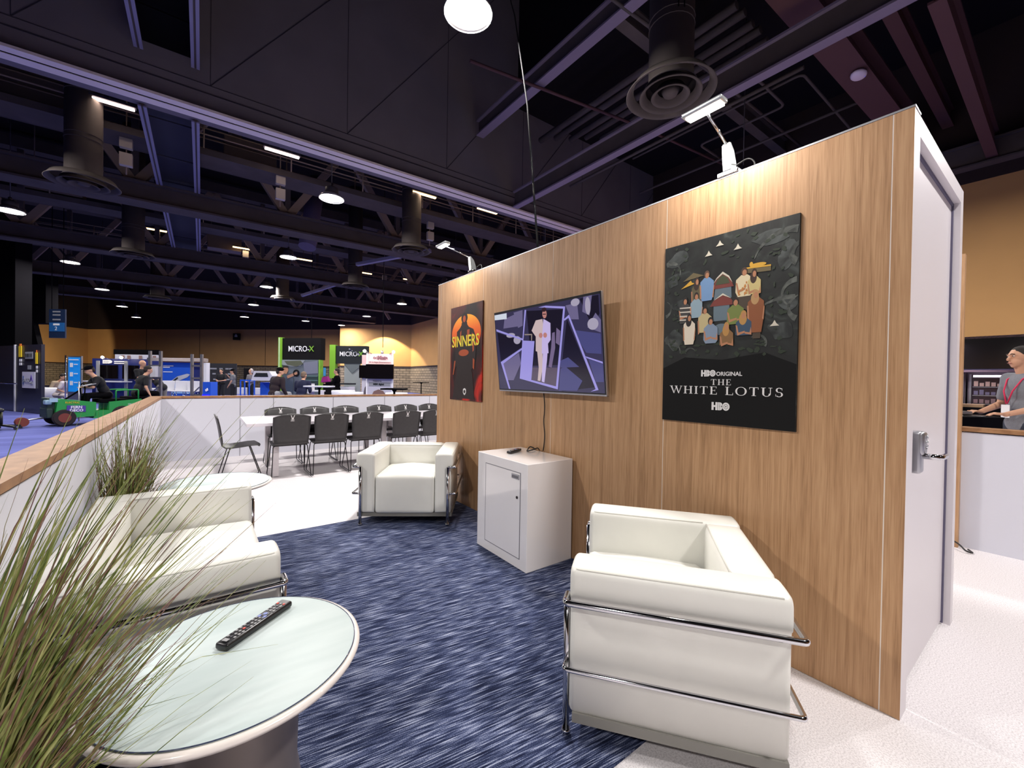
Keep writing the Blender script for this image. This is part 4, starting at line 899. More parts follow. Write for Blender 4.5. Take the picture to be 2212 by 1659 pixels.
# horizontal round ducts beyond the header
def hduct(label, pts, r):
    m = MB(); m.tube(pts, r, 20, round_=.9); return tag(m.build('round_duct', mat('duct_plum', (92, 80, 100), .7)), label, 'duct', 'large round ducts')
hduct('large bent round duct joining the duct drop above the far arm light', [(2.9, 13.2, 9.6), (2.9, 13.2, 8.6), (5.36, 12.76, 8.6), (5.36, 12.76, 7.6)], .31)
hduct('slanting round duct between the two far tube lights', [(3.4, 18.7, 6.6), (3.9, 19.45, 9.75)], .33)
hduct('pale boxy duct run at far left', [(-5.2, 14.6, 8.9), (-3.4, 14.6, 8.9)], .45)
bx = [(-3.0, 14.62, 7.9, 'pale rectangular duct box behind the left duct drop'), (1.1, 14.62, 7.7, 'brownish duct box left of the pale boxes'), (-3.9, 20.2, 7.6, 'ribbed grey duct box at far left'), (.8, 23.6, 7.5, 'small lit duct box near the far warm tube light')]
for X, Y, z, lb in bx:
    m = MB(); m.box((0, 0, 0), (1.3, .6, .8), bev=.02); m.cyl((-.5, 0, .4), (-.5, 0, 9.77-z), .015, n=6); m.cyl((.5, 0, .4), (.5, 0, 9.77-z), .015, n=6); tag(m.build('duct_box', mat('duct_beige', (110, 96, 90), .8), None, (X, Y, z)), lb, 'duct')
# slanting channel fixtures over the hall centre
for a, b, lb in (((5.0, 17.4, 5.9), (7.1, 15.0, 6.3), 'long slanting grey channel between the two centre diffusers'), ((4.2, 24.4, 5.6), (5.9, 22.9, 6.3), 'short slanting grey channel at the far centre diffuser')):
    m = MB(); m.bar(a, b, .16, .12); tag(m.build('ceiling_channel', RL), lb, 'ceiling channel')
# pendant cable over the pink kiosk and other drops
for px, D, z0, lb in ((826, 18.9, 2.7, 'thin cable hanging down to the pink-topped kiosk'), (672, 22, 3.1, 'thin cable hanging above the first green-edged booth')):
    p = at(px, D); m = MB(); m.cyl((p.x, p.y, z0), (p.x, p.y, 9.8), .014, n=6); tag(m.build('hanging_cable', CORD), lb, 'cable')
# ================================================================== HALL BEYOND THE BOOTH
class Spot:
    """a thing standing in the hall facing the viewpoint; measures across (x) and up (z) on its plane"""
    def __init__(s, name, label, cat, px, D, turn=0, group=None, z=0):
        s.px, s.D = px, D; p = at(px, D, z); s.z0 = z
        s.t = thing(name, label, cat, p, FACE+R(turn), group); s.k = 1/cos(R(turn))
    def X(s, px): return (px-s.px)/FPX*s.D*s.k
    def Z(s, py, px=None): return hz(s.px if px is None else px, py, s.D)-s.z0
    def sheet(s, name, m, x0, x1, y0, y1, y=0, th=.04, parent=None, zz=None, **k):
        a, b = s.X(x0), s.X(x1); c, d = (s.Z(y1), s.Z(y0)) if zz is None else zz
        q = MB(); q.box(((a+b)/2, y+th/2, (c+d)/2), (b-a, th, d-c)); return q.build(name, m, parent or s.t, **k)
    def poly(s, name, m, pts, y=0, th=.01, parent=None, **k):
        q = MB(); q.prism([(s.X(a), s.Z(b)) for a, b in pts], (0, y, 0), (1, 0, 0), (0, 0, 1), (0, -1, 0), th); return q.build(name, m, parent or s.t, **k)
    def word(s, txt, px, py, h, m, y=-.01, bold=0, sx=1, parent=None, name='lettering'):
        return text(name, txt, h*s.D/FPX*1.38, m, parent or s.t, (s.X(px), y, s.Z(py)), ext=.003, bold=bold*s.D/900, sx=sx)
WHP = mat('booth_white', (214, 214, 222), .5); NAVY = mat('booth_navy', (26, 38, 104), .5); BLU = mat('booth_blue', (28, 84, 200), .45); KBL = mat('kiosk_screen_blue', (20, 120, 200), .4, emit=.5)
BLKP = mat('booth_black', (15, 13, 16), .7, spec=.15); TVB = mat('dead_screen', (12, 9, 12), .15); LIME = mat('lime_green', (126, 182, 56), .5); CH = mat('charcoal_panel', (38, 42, 46), .6, spec=.2); MGRY = mat('mid_grey_panel', (140, 142, 148), .6)
YEL = mat('banner_yellow', (232, 200, 40), .6); WHT = mat('sign_white', (236, 236, 240), .5)
# --- dark booth wall at far left
b = Spot('display_wall', 'black display wall at far left with yellow tags and a white poster', 'display wall', 60, 13.8, -24)
b.sheet('panel', mat('display_black', (34, 36, 52), .3), -75, 118, 740, 890, zz=(0, 2.24), th=.08)
b.sheet('end_post', WHP, -1, 4, 740, 890, y=-.02, zz=(0, 2.26))
for x0, x1, y0 in ((23, 36, 747), (98, 106, 762)):
    y = b.sheet('yellow_tag', YEL, x0, x1, y0, y0+24, y=-.03, th=.02, label='yellow tag'); b.sheet('tag_peak', mat('tag_orange', (226, 120, 40), .6), x0+3, x1-3, y0-5, y0, y=-.03, th=.02, parent=y)
    b.sheet('white_label', WHT, x0+1, x1, y0+28, y0+34, y=-.02, th=.01); b.sheet('white_label', WHT, x0+1, x1, y0+36, y0+42, y=-.02, th=.01)
b.sheet('grey_label', MGRY, 51, 85, 760, 775, y=-.02, th=.01); b.sheet('grey_label', MGRY, 62, 77, 789, 798, y=-.02, th=.01)
for x in (54, 60, 65, 72, 78): b.sheet('label_mark', CH, x, x+3, 764, 771, y=-.028, th=.006)
pp = b.sheet('white_poster', mat('poster_lilac_white', (206, 204, 220), .5), 40, 96, 803, 838, y=-.03, th=.02)
b.poly('bottle_mark', mat('steel_blue', (70, 90, 140), .5), [(45, 812), (48, 812), (49, 830), (44, 830)], y=-.032, parent=pp); b.word('GACSD', 60, 822, 8, MGRY, y=-.04, parent=pp)
b.poly('peak_mark', mat('violet', (90, 70, 150), .5), [(76, 822), (82, 809), (88, 822), (85, 822), (82, 815), (79, 822)], y=-.032, parent=pp); b.word('ANBER', 82, 827, 3.5, MGRY, y=-.04, parent=pp)
q = MB(); q.tube([(b.X(-70), -.12, .95), (b.X(34), -.12, .95)], .02, 6); q.build('rail', CHROME, b.t)
# --- black drape column and slanted dark struts behind it
b = Spot('drape_column', 'black draped column reaching up to the ceiling at far left edge', 'column', -20, 17)
b.sheet('drape', BLACKM, -60, 32, 600, 850, zz=(0, 7.8), th=.6)
b = Spot('support_tower', 'black and grey slanting struts in front of the lit tan wall, far left', 'strut', 62, 22)
for nm, mt_, P_ in (('black_strut', BLACKM, [(58, 690), (80, 690), (96, 757), (76, 757)]), ('grey_strut', MGRY, [(42, 700), (61, 698), (48, 757), (32, 757)]), ('black_strut', BLACKM, [(62, 690), (80, 700), (60, 757), (52, 757)])): b.poly(nm, mt_, P_, th=.25)
q = MB(); q.box((b.X(60), .1, (3.0)/2), (.5, .5, 3.0)); q.box((b.X(62), .1, 5.5), (2.2, .6, 3.2)); q.build('black_mast', BLACKM, b.t)
# lit spot that warms the wall behind
ld = bpy.data.lights.new('wall_flood', 'SPOT'); ld.energy = 900; ld.spot_size = R(75); ld.spot_blend = .3; ld.color = (1, .84, .58)
lo = bpy.data.objects.new('wall_flood', ld); C.objects.link(lo); p = at(100, 39); lo.location = (p.x, p.y, 1.6); tgt = at(120, 46, 4.0); lo.rotation_euler = (tgt-lo.location).to_track_quat('-Z', 'Y').to_euler()
ld2 = ld.copy(); lo2 = bpy.data.objects.new('alcove_downlight', ld2); C.objects.link(lo2); ld2.energy = 3000; ld2.spot_size = R(105); ld2.spot_blend = .15; ld2.color = (1, .88, .62)
p = at(812, 37.2); lo2.location = (p.x, p.y, 6.6); lo2.rotation_euler = (0, 0, 0)
# --- hanging aisle sign
b = Spot('hanging_sign', 'dark blue hanging sign numbered 2 under the ceiling at left', 'sign', 122, 16, z=hz(122, 730, 16))
b.sheet('board', mat('sign_navy', (22, 40, 72), .5), 105, 140, 668, 730, th=.05); b.sheet('blue_field', mat('sign_blue', (34, 96, 160), .5), 107, 139, 697, 716, y=-.02, th=.02)
for y_ in (672, 679, 689): b.sheet('white_line', MGRY, 114, 130, y_, y_+3, y=-.02, th=.02)
b.word('2', 122, 710, 8, WHT, y=-.03); b.sheet('white_line', WHT, 116, 129, 699, 703, y=-.03, th=.01)
q = MB(); q.cyl((b.X(110), .02, b.Z(668)), (b.X(110), .02, 9.79-b.z0), .012, n=6); q.cyl((b.X(135), .02, b.Z(668)), (b.X(135), .02, 9.79-b.z0), .012, n=6); q.build('hanging_wire', BLACKM, b.t)
# --- blue kiosk on a pole
b = Spot('info_kiosk', 'upright bright blue screen kiosk on a slim silver stand behind the green cart', 'kiosk', 160, 12.6, -8)
b.sheet('frame', ALU, 143, 178, 769, 880, zz=(.15, hz(160, 769, 12.6))); b.sheet('screen', KBL, 147, 175, 772, 846, y=-.02, th=.02)
for y_ in (784, 804, 823): b.sheet('icon', WHT, 152, 159, y_, y_+9, y=-.03, th=.01); b.sheet('text_line', WHT, 162, 171, y_+2, y_+4, y=-.03, th=.01)
b.sheet('title_line', WHT, 149, 173, 776, 778, y=-.03, th=.01)
q = MB(); q.box((b.X(160), 0, .02), (.7, .5, .04)); q.box((b.X(160), 0, .10), (.08, .06, .14)); q.build('base', ALU, b.t)
q = MB(); q.cyl((b.X(143), -.05, .02), (b.X(143), -.05, hz(160, 769, 12.6)+.02), .018, n=8); q.build('pole', CHROME, b.t)
# ------------------------------------------------------------------ PEOPLE
def person(label, loc, rz, P, shirt, trousers, hair, skin=SKIN, vox=.022, sleeves='short', build=1.0, cap=None, shoes=BLACK, face=False, shorts=False, group=None, hood=False, extra=None, shirtname='shirt'):
    """P: joint positions in the person's own frame (faces local -y)"""
    t = thing('person', label, 'person', loc, rz, group)
    J = {k: V(v) for k, v in P.items()}; pel, nk, hd_ = J['pelvis'], J['neck'], J['head']
    lat = J.get('lat', V((1, 0, 0))).normalized(); sw = .185*build
    sh = {s: nk + lat*s*sw + V((0, 0, -.05)) for s in (-1, 1)}; hp = {s: pel + lat*s*.09 for s in (-1, 1)}
    def cap_(m, a, b, r1, r2): m.cyl(a, b, r1, r2, n=12); m.ball(a, r1, 10); m.ball(b, r2, 10)
    def torso(m, g):
        ch = nk.lerp(pel, .30); wa = nk.lerp(pel, .68)
        for c, rx, ry, rz_ in ((ch, .165, .105, .17), (wa, .135, .10, .15), (pel, .15, .11, .12)):
            ax = (nk-pel).normalized(); fr = lat.cross(ax); Mx = M((lat, -fr, ax)).transposed().to_4x4()
            m.ball(c, (rx*build+g, ry*build+g, rz_+g), 14, rot=Mx)
        for s in (-1, 1): cap_(m, sh[s], ch, .055+g, .07+g)
        cap_(m, sh[-1], sh[1], .052+g, .052+g)
    hdir = J.get('look', V((0, -1, 0))).normalized()          # facing of the head
    hx = hdir.cross(V((0, 0, 1))).normalized()*-1; hz_ = hx.cross(hdir)*-1; hz_ = V((0, 0, 1)) if hz_.z < .2 else hz_
    hz_ = hz_.normalized(); Mh = M((hx, -hdir, hz_)).transposed()
    def H(v): return hd_ + Mh @ V(v)
    m = MB(); torso(m, 0); cap_(m, nk-V((0, 0, .03)), hd_-V((0, 0, .05)), .058, .052)
    m.ball(hd_+Mh@V((0, .008, .025)), (.077, .094, .095), 16, rot=Mh.to_4x4()); m.ball(H((0, -.022, -.045)), (.056, .066, .065), 14, rot=Mh.to_4x4()); m.ball(H((0, -.045, -.088)), (.030, .030, .024), 10)
    m.cyl(H((0, -.082, .015)), H((0, -.108, -.022)), .010, .015, n=8); m.ball(H((0, -.103, -.026)), (.016, .014, .012), 8)
    m.ball(H((0, -.083, -.058)), (.025, .012, .009), 8); m.ball(H((0, -.084, .034)), (.05, .014, .012), 8)
    for s in (-1, 1): m.ball(H((s*.078, .01, -.01)), (.012, .022, .032), 8)
    for s, n_ in ((-1, 'l'), (1, 'r')):
        el, wr = J['elbow_'+n_], J['wrist_'+n_]; cap_(m, sh[s], el, .047*build, .038*build); cap_(m, el, wr, .040*build, .026*build)
        d = (J['tip_'+n_]-wr) if 'tip_'+n_ in J else (wr-el); d.normalize(); sd = d.cross(V((0, 0, 1)));
        if sd.length < .2: sd = lat.copy()
        sd.normalize(); dn = sd.cross(d)
        if dn.z > 0: dn = -dn
        palm = wr+d*.055; m.bar(wr-d*.01, wr+d*.085, .075, .028, up=dn)
        for i, (o_, L) in enumerate(((-.030, .060), (-.010, .070), (.010, .066), (.029, .052))):
            a = wr+d*.080+sd*o_; b_ = a+d*L*.5+dn*.008; c_ = b_+d*L*.45+dn*.022; cap_(m, a, b_, .0088, .0082); cap_(m, b_, c_, .0082, .0072)
        th = V(J['thumb_'+n_]) if 'thumb_'+n_ in J else sd*(-s)
        a = wr+d*.025+th.normalized()*.03; b_ = a+th.normalized()*.03+d*.03; cap_(m, a, b_, .011, .009); cap_(m, b_, b_+d*.028, .009, .008)
        kn, an = J['knee_'+n_], J['ankle_'+n_]; cap_(m, hp[s], kn, .078*build, .052); cap_(m, kn, an, .052, .036); m.ball(an+V((0, -.05, -.04)), (.04, .10, .035), 10)
    bo = m.build('body', skin, t); remesh(bo, vox if not face else .0065, 3 if not face else 4, .5)
    # shirt
    m = MB(); torso(m, .016)
    for s, n_ in ((-1, 'l'), (1, 'r')):
        el, wr = J['elbow_'+n_], J['wrist_'+n_]
        if sleeves == 'short': cap_(m, sh[s], sh[s].lerp(el, .72), .062*build, .058*build)
        else: cap_(m, sh[s], el, .064*build, .054*build); cap_(m, el, el.lerp(wr, .92), .054*build, .042*build)
    m.cyl(nk-V((0, 0, .04)), nk+V((0, 0, .012)), .078, .066, n=12)
    remesh(m.build(shirtname, shirt, t), vox*.9, 4)
    m = MB(); m.ball(pel, (.165*build, .125*build, .10), 12)
    for s, n_ in ((-1, 'l'), (1, 'r')):
        kn, an = J['knee_'+n_], J['ankle_'+n_]; cap_(m, hp[s], kn, .094*build, .068)
        if not shorts: cap_(m, kn, kn.lerp(an, .93), .066, .054)
    remesh(m.build('shorts' if shorts else 'trousers', trousers, t), vox*.9, 4)
    for n_ in 'lr':
        an = J['ankle_'+n_]; fw = J.get('toe_'+n_, V((0, -1, 0))); m = MB(); m.ball(an+fw*.055+V((0, 0, -.045)), (.048, .048, .04), 10); m.ball(an+fw*.12+V((0, 0, -.052)), (.045, .045, .032), 10); m.bar(an-fw*.03+V((0, 0, -.05)), an+fw*.12+V((0, 0, -.055)), .085, .06)
        remesh(m.build('shoe', shoes, t), .018, 2)
    if hair:
        m = MB(); m.ball(H((0, .022, .045)), (.084, .096, .088), 16, rot=Mh.to_4x4()); m.ball(H((0, .062, -.005)), (.074, .056, .075), 12, rot=Mh.to_4x4())
        o = m.build('hair', hair, t); 
        bm_ = bmesh.new(); bm_.from_mesh(o.data)
        # trim the hairline so the face stays open
        bmesh.ops.bisect_plane(bm_, geom=bm_.verts[:]+bm_.edges[:]+bm_.faces[:], plane_co=H((0, -.060, .075)), plane_no=(Mh@V((0, -1, -.85))).normalized(), clear_outer=True); bm_.to_mesh(o.data); bm_.free()
    if cap:
        m = MB(); m.ball(H((0, .01, .062)), (.09, .104, .075), 16, rot=Mh.to_4x4()); m.prism([(x*.075, -.085-.055*sqrt(max(0, 1-x*x))) for x in (-1, -.7, -.3, 0, .3, .7, 1)]+[(.07, -.05), (-.07, -.05)], tuple(H((0, 0, .068))), tuple(Mh@V((1, 0, 0))), tuple(Mh@V((0, 1, 0))), tuple(Mh@V((0, 0, 1))), .010); m.build('cap', cap, t)
    if hood:
        m = MB(); m.ball(H((0, .03, .02)), (.10, .10, .13), 14, rot=Mh.to_4x4()); o = m.build('hood', hood, t); bm_ = bmesh.new(); bm_.from_mesh(o.data)
        bmesh.ops.bisect_plane(bm_, geom=bm_.verts[:]+bm_.edges[:]+bm_.faces[:], plane_co=H((0, -.03, 0)), plane_no=(Mh@V((0, -1, 0))), clear_outer=True); bm_.to_mesh(o.data); bm_.free()
    if face:
        for s in (-1, 1):
            m = MB(); m.ball(H((s*.031, -.079, .018)), (.0125, .009, .0075), 10); e = m.build('eye', mat('eye_white', (214, 204, 196), .3), t)
            m = MB(); m.ball(H((s*.031, -.0868, .017)), (.0055, .003, .0055), 10); m.build('iris', mat('iris_brown', (44, 30, 24), .2), e)
            m = MB(); m.tube([H((s*.013, -.093, .036)), H((s*.032, -.095, .042)), H((s*.052, -.083, .035))], .0042, 6); m.build('eyebrow', HAIRD, t)
        m = MB(); m.tube([H((-.024, -.089, -.058)), H((0, -.098, -.056)), H((.024, -.089, -.058))], .004, 6); m.build('lips', mat('lips', (160, 92, 82), .5), t)
    return t, H
def stand(arms, h=1.72, lean=0, look=(0, -1, 0)):
    k = h/1.75; z = lambda v: v*k
    P = dict(pelvis=(0, 0, z(.93)), neck=(0, -lean, z(1.45)), head=(0, -.02-lean*1.2, z(1.62)), look=look,
             knee_l=(-.10, -.02, z(.50)), knee_r=(.10, -.02, z(.50)), ankle_l=(-.12, .02, .09), ankle_r=(.12, .02, .09))
    A = {'down': dict(elbow_l=(-.25, .03, z(1.13)), wrist_l=(-.25, -.05, z(.88)), elbow_r=(.25, .03, z(1.13)), wrist_r=(.25, -.05, z(.88))),
         'fold': dict(elbow_l=(-.25, -.02, z(1.13)), wrist_l=(-.04, -.22, z(1.10)), elbow_r=(.25, -.02, z(1.13)), wrist_r=(.04, -.22, z(1.08))),
         'reach': dict(elbow_l=(-.22, -.10-lean, z(1.18)), wrist_l=(-.14, -.36-lean, z(1.16)), elbow_r=(.22, -.10-lean, z(1.18)), wrist_r=(.14, -.36-lean, z(1.16))),
         'up': dict(elbow_l=(-.27, -.14, z(1.22)), wrist_l=(-.16, -.26, z(1.42)), elbow_r=(.25, 0, z(1.13)), wrist_r=(.22, -.12, z(.90)))}[arms]
    P.update(A); return P
def sit(seat=.45, lean=.1, arms='lap', look=(0, -1, 0), spread=.12, knee=.42):
    P = dict(pelvis=(0, 0, seat+.09), neck=(0, -lean, seat+.58), head=(0, -lean*1.5-.02, seat+.75), look=look,
             knee_l=(-spread, -knee, seat+.08), knee_r=(spread, -knee, seat+.08), ankle_l=(-spread, -knee-.02, max(.09, seat-.38)), ankle_r=(spread, -knee-.02, max(.09, seat-.38)))
    A = {'lap': dict(elbow_l=(-.24, -lean*.6-.05, seat+.28), wrist_l=(-.12, -.30, seat+.22), elbow_r=(.24, -lean*.6-.05, seat+.28), wrist_r=(.12, -.30, seat+.22)),
         'wheel': dict(elbow_l=(-.24, -lean-.12, seat+.30), wrist_l=(-.13, -.46, seat+.30), elbow_r=(.24, -lean-.12, seat+.30), wrist_r=(.13, -.46, seat+.30)),
         'down': dict(elbow_l=(-.26, -lean*.5-.04, seat+.26), wrist_l=(-.28, -.20, seat+.06), elbow_r=(.27, -lean*.5-.04, seat+.26), wrist_r=(.30, -.18, seat+.04))}[arms]
    P.update(A); return P
def stool(label, loc, rz=0, h=.74, mt=WHP):
    t = thing('bar_stool', label, 'stool', loc, rz); m = MB(); m.lathe([(0, h-.04), (.17, h-.04), (.185, h-.02), (.17, h), (0, h)], n=24); m.build('seat', mt, t)
    m = MB(); m.cyl((0, 0, .03), (0, 0, h-.03), .022); m.build('column', CHROME, t); m = MB(); m.lathe([(0, 0), (.2, 0), (.2, .012), (.03, .035), (0, .035)], n=24); m.build('base', CHROME, t); return t
vis_right = FACE+R(90)     # faces the right of the picture
vis_left = FACE-R(90)
person('standing bald man in black tee reaching to the grey metal frame', at(303, 13.3), vis_right, stand('reach', 1.79, .04), TEE, DENIM, None, vox=.018)
# seated people far left
t = thing('tub_chair', 'white tub chair at far left holding two seated people', 'chair', at(88, 15.2), FACE+R(60))
m = MB(); m.lathe([(0, .40), (.30, .40), (.33, .44), (.36, .75), (.39, .78), (.42, .74), (.38, .40), (.30, .36), (0, .36)], n=32); m.build('shell', WHP, t)
m = MB()
for a in range(4): m.cyl((.2*cos(a*pi/2+.7), .2*sin(a*pi/2+.7), .38), (.27*cos(a*pi/2+.7), .27*sin(a*pi/2+.7), 0), .014, n=8)
m.build('legs', CHROME, t)
person('seated person in beige top bending forward with head low, far left', at(110, 16.2), vis_right, sit(.42, .30, 'lap', (0, -.9, -.5)), mat('beige_cloth', (176, 156, 130), .9), TEE, HAIRD, vox=.02)
person('seated person in pale shirt and trousers leaning behind the blue kiosk', at(126, 14.9), vis_right, sit(.45, .34, 'lap', (0, -.9, -.5)), mat('pale_shirt', (206, 198, 204), .9), mat('pale_trousers', (196, 186, 190), .9), HAIRD, vox=.02)
stool('low stool under the pale-shirted seated person', at(126, 14.9), 0, .42, WHP); stool('low stool under the beige-topped seated person', at(110, 16.2), 0, .40, WHP)
# --- green utility cart
GRN = mat('cart_green', (30, 140, 62), .45); GRND = mat('cart_dark', (26, 46, 44), .6); TYRE = mat('tyre', (34, 26, 30), .9); HUBR = mat('hub_rust', (112, 48, 40), .7)
p0, p1 = at(112, 10.25), at(300, 11.7)
ca = atan2((p1-p0).y, (p1-p0).x); CL = (p1-p0).length
cart = thing('utility_cart', 'green electric burden cart with a purple sticker, two people riding it', 'cart', p0, ca)
# local x: front(0) -> rear, y: away from us
def cb_(name, mt_, pts, y0, y1, parent=None, **k):
    m = MB(); m.prism(pts, (0, y0, 0), (1, 0, 0), (0, 0, 1), (0, 1, 0), y1-y0); return m.build(name, mt_, parent or cart, **k)
cb_('front_panel', GRN, [(.06, .24), (.10, .66), (.16, .68), (.80, .58), (.80, .22), (.2, .20)], 0, .76)
cb_('side_body', GRN, [(.75, .16), (.80, .36), (1.05, .36), (1.06, .58), (CL+.06, .64), (CL+.10, .42), (1.5, .26), (1.2, .16)], 0, .76)
m = MB(); m.box((.02, .38, .50), (.16, .5, .42), bev=.03); m.build('headlight_box', GRND, cart); m = MB(); m.box((-.03, .2, .60), (.12, .22, .12), bev=.03); m.box((.03, -.005, .66), (.14, .02, .10)); m.build('headlight', mat('lamp_grey_blue', (150, 180, 200), .2), cart)
m = MB(); m.box((-.01, .38, .33), (.12, .6, .24), bev=.02); m.build('bumper', GRND, cart)
st = cb_('purple_sticker', mat('sticker_purple', (70, 50, 140), .5), [(.25, .36), (.26, .52), (.60, .50), (.60, .34)], -.012, 0)
text('lettering', 'FERN', .09, WHT, st, (.43, -.016, .465), ext=.002, bold=.002); text('lettering', 'DECO', .09, WHT, st, (.43, -.016, .385), ext=.002, bold=.002)
text('lettering', 'ELECTRIC', .06, YEL, cart, (.36, -.006, .585), (R(90), R(3), 0), ext=.002); text('lettering', 'ON TRAC', .05, WHT, cart, (1.55, -.006, .50), ext=.002)
for (x, r, y, mt_) in ((.22, .21, .03, TYRE), (.22, .21, .73, TYRE), (CL-.35, .23, .03, TYRE), (CL-.35, .23, .73, TYRE)):
    m = MB(); m.cyl((x, y-.06, r), (x, y+.06, r), r, n=28); bmesh.ops.bevel(m.b, geom=[e for e in m.b.edges if len(e.link_faces) == 2 and e.calc_face_angle() > 1], offset=.02, segments=2, affect='EDGES'); wl_ = m.build('wheel', mt_, cart)
    m = MB(); m.cyl((x, y-.066, r), (x, y+.066, r), r*.55, n=20); m.build('hub', HUBR, wl_)
m = MB(); m.box((1.2, .38, .60), (.6, .64, .10), bev=.02); m.box((1.72, .38, .66), (.5, .64, .08), bev=.02); m.build('seat_pad', BLACKM, cart)
m = MB(); m.tube([(1.2, .03, .60), (1.2, .03, .88), (CL, .03, .90), (CL, .03, .60)], .018, 8, round_=.04); m.tube([(1.2, .74, .60), (1.2, .74, .88), (CL, .74, .90), (CL, .74, .60)], .018, 8, round_=.04); m.build('grab_rail', GRN, cart)
m = MB(); m.tube([(.30, .38, .64), (.60, .38, .90)], .02, 8); m.tube([(.62+.02, .38+.17*cos(a*pi/8), .90+.17*sin(a*pi/8)) for a in range(16)], .014, 6, closed=True); m.build('steering_wheel', BLACKM, cart)
m = MB(); m.cyl((.50, .1, .1), (.50, .1, 1.12), .014, n=8); m.cyl((-.5, .36, .15), (.05, .36, .22), .02, n=8); m.build('pole', ALU, cart)
m = MB(); m.cyl((-.42, .28, .13), (-.42, .46, .13), .11, n=20); m.build('caster_wheel', HUBR, cart)
def on_cart(x, y, z=0): v = V((x, y, 0)); v.rotate(M.Rotation(ca, 3, 'Z').to_quaternion() if False else Quaternion((0, 0, 1), ca)); return V((p0.x+v.x, p0.y+v.y, z))
person('cart driver in black cap and black tee with a pad, facing left', on_cart(1.12, .40, .22), ca-R(90), sit(.44, .22, 'wheel', (0, -.93, -.35)), TEE, BLACKM, HAIRD, cap=BLACKM, vox=.018)
person('cart passenger with dark hair and black tee, facing right', on_cart(1.74, .34, .24), ca+R(90), sit(.46, .16, 'down', (0, -.95, -.2)), TEE, BLACKM, HAIRD, vox=.018)
q = on_cart(.70, .2, 1.03); m = MB(); m.box((0, 0, 0), (.26, .2, .02)); o = m.build('note_pad', MGRY, None, q); o.rotation_euler = (0, R(-15), ca); tag(o, 'grey pad held over the cart steering wheel', 'pad')
# --- chair base at left edge
p = at(2, 9.6); t = thing('swivel_chair', 'black swivel chair base with casters showing at the left edge on blue carpet', 'chair', p, R(20))
m = MB()
for a in range(5): aa = a*2*pi/5+.3; m.bar((0, 0, .11), (.32*cos(aa), .32*sin(aa), .07), .05, .04)
m.cyl((0, 0, .10), (0, 0, .42), .03); m.build('star_base', BLACK, t)
for a in range(5): aa = a*2*pi/5+.3; m = MB(); m.cyl((.32*cos(aa), .32*sin(aa)-.02, .03), (.32*cos(aa), .32*sin(aa)+.02, .03), .03, n=12); m.build('caster', BLACK, t)
m = MB(); m.box((-.2, 0, .46), (.46, .46, .08), bev=.03); m.build('seat', BLACK, t)
# --- blue booth with 1200+ header
b = Spot('exhibit_booth', 'blue booth with 1200+ header and two dark screens behind the standing man', 'booth', 262, 19)
b.sheet('back_wall', NAVY, 199, 341, 775, 870, zz=(0, hz(262, 775, 19))); b.word('1200+', 232, 782, 5.4, WHT, bold=1.5, y=-.02)
for a_, y_ in ((247, 780), (247, 784)): b.sheet('text_line', WHT, a_, a_+22, y_, y_+2, y=-.02, th=.01)
for x0, x1 in ((213, 255), (266, 300)): b.sheet('screen', TVB, x0, x1, 789, 818, y=-.05, th=.05)
b.sheet('counter', WHP, 200, 290, 824, 834, y=-.6, th=.5, zz=(.95, 1.0)); 
for x in (222, 282): b.sheet('column', MGRY, x-3, x+3, 788, 870, y=-.25, th=.05, zz=(0, 1.9))
for x in (237, 277):
    q = MB(); q.ball((b.X(x), -.35, b.Z(773)), .06, 12); l_ = q.build('bulb', mat('bulb_warm', (255, 236, 200), .5, emit=30), b.t); q = MB(); q.tube([(b.X(x), -.3, b.Z(773)), (b.X(x)+.1, 0, b.Z(777))], .012, 6); q.build('stem', CHROME, b.t)
b = Spot('graphic_wall', 'white printed panel with a black board above it behind the blue booth', 'display panel', 295, 24)
b.sheet('panel', WHP, 248, 341, 766, 850, zz=(0, hz(295, 766, 24))); b.sheet('top_board', BLACKM, 244, 343, 755, 766, y=.02); 
for x in (262, 275, 300, 330): b.sheet('face_print', mat('print_tan', (150, 120, 110), .6), x, x+7, 768, 776, y=-.02, th=.01)
b = Spot('exhibit_booth', 'bright blue booth wall showing a white device, inside a white frame', 'booth', 400, 17.5)
b.sheet('back_wall', BLU, 349, 412, 783, 870, zz=(0, hz(400, 783, 17.5))); b.sheet('side_wall', NAVY, 412, 447, 783, 870, y=.1, zz=(0, hz(400, 783, 17.5)))
for y_, w_ in ((790, 22), (793, 14), (803, 20)): b.sheet('text_line', WHT, 353, 353+w_, y_, y_+1.6, y=-.02, th=.01)
b.poly('device_print', mat('device_silver', (176, 180, 196), .5), [(362, 829), (384, 813), (405, 807), (411, 809), (405, 815), (388, 822), (370, 833)], y=-.01); b.poly('device_slot', CH, [(364, 830), (384, 815), (386, 817), (368, 832)], y=-.025)
b.poly('snow_print', mat('ice_blue', (150, 190, 236), .6), [(349, 828), (380, 826), (412, 822), (412, 850), (349, 850)], y=-.004)
b.sheet('header', WHP, 350, 448, 774, 781, y=-.3, th=.3); b.sheet('end_column', WHP, 443, 453, 783, 870, y=-.2, th=.2, zz=(0, hz(400, 783, 17.5)))
b.sheet('counter', WHP, 358, 440, 838, 842, y=-1.2, th=.6); b.sheet('counter_front', WHP, 388, 400, 842, 870, y=-1.1, th=.4, zz=(0, b.Z(842)))
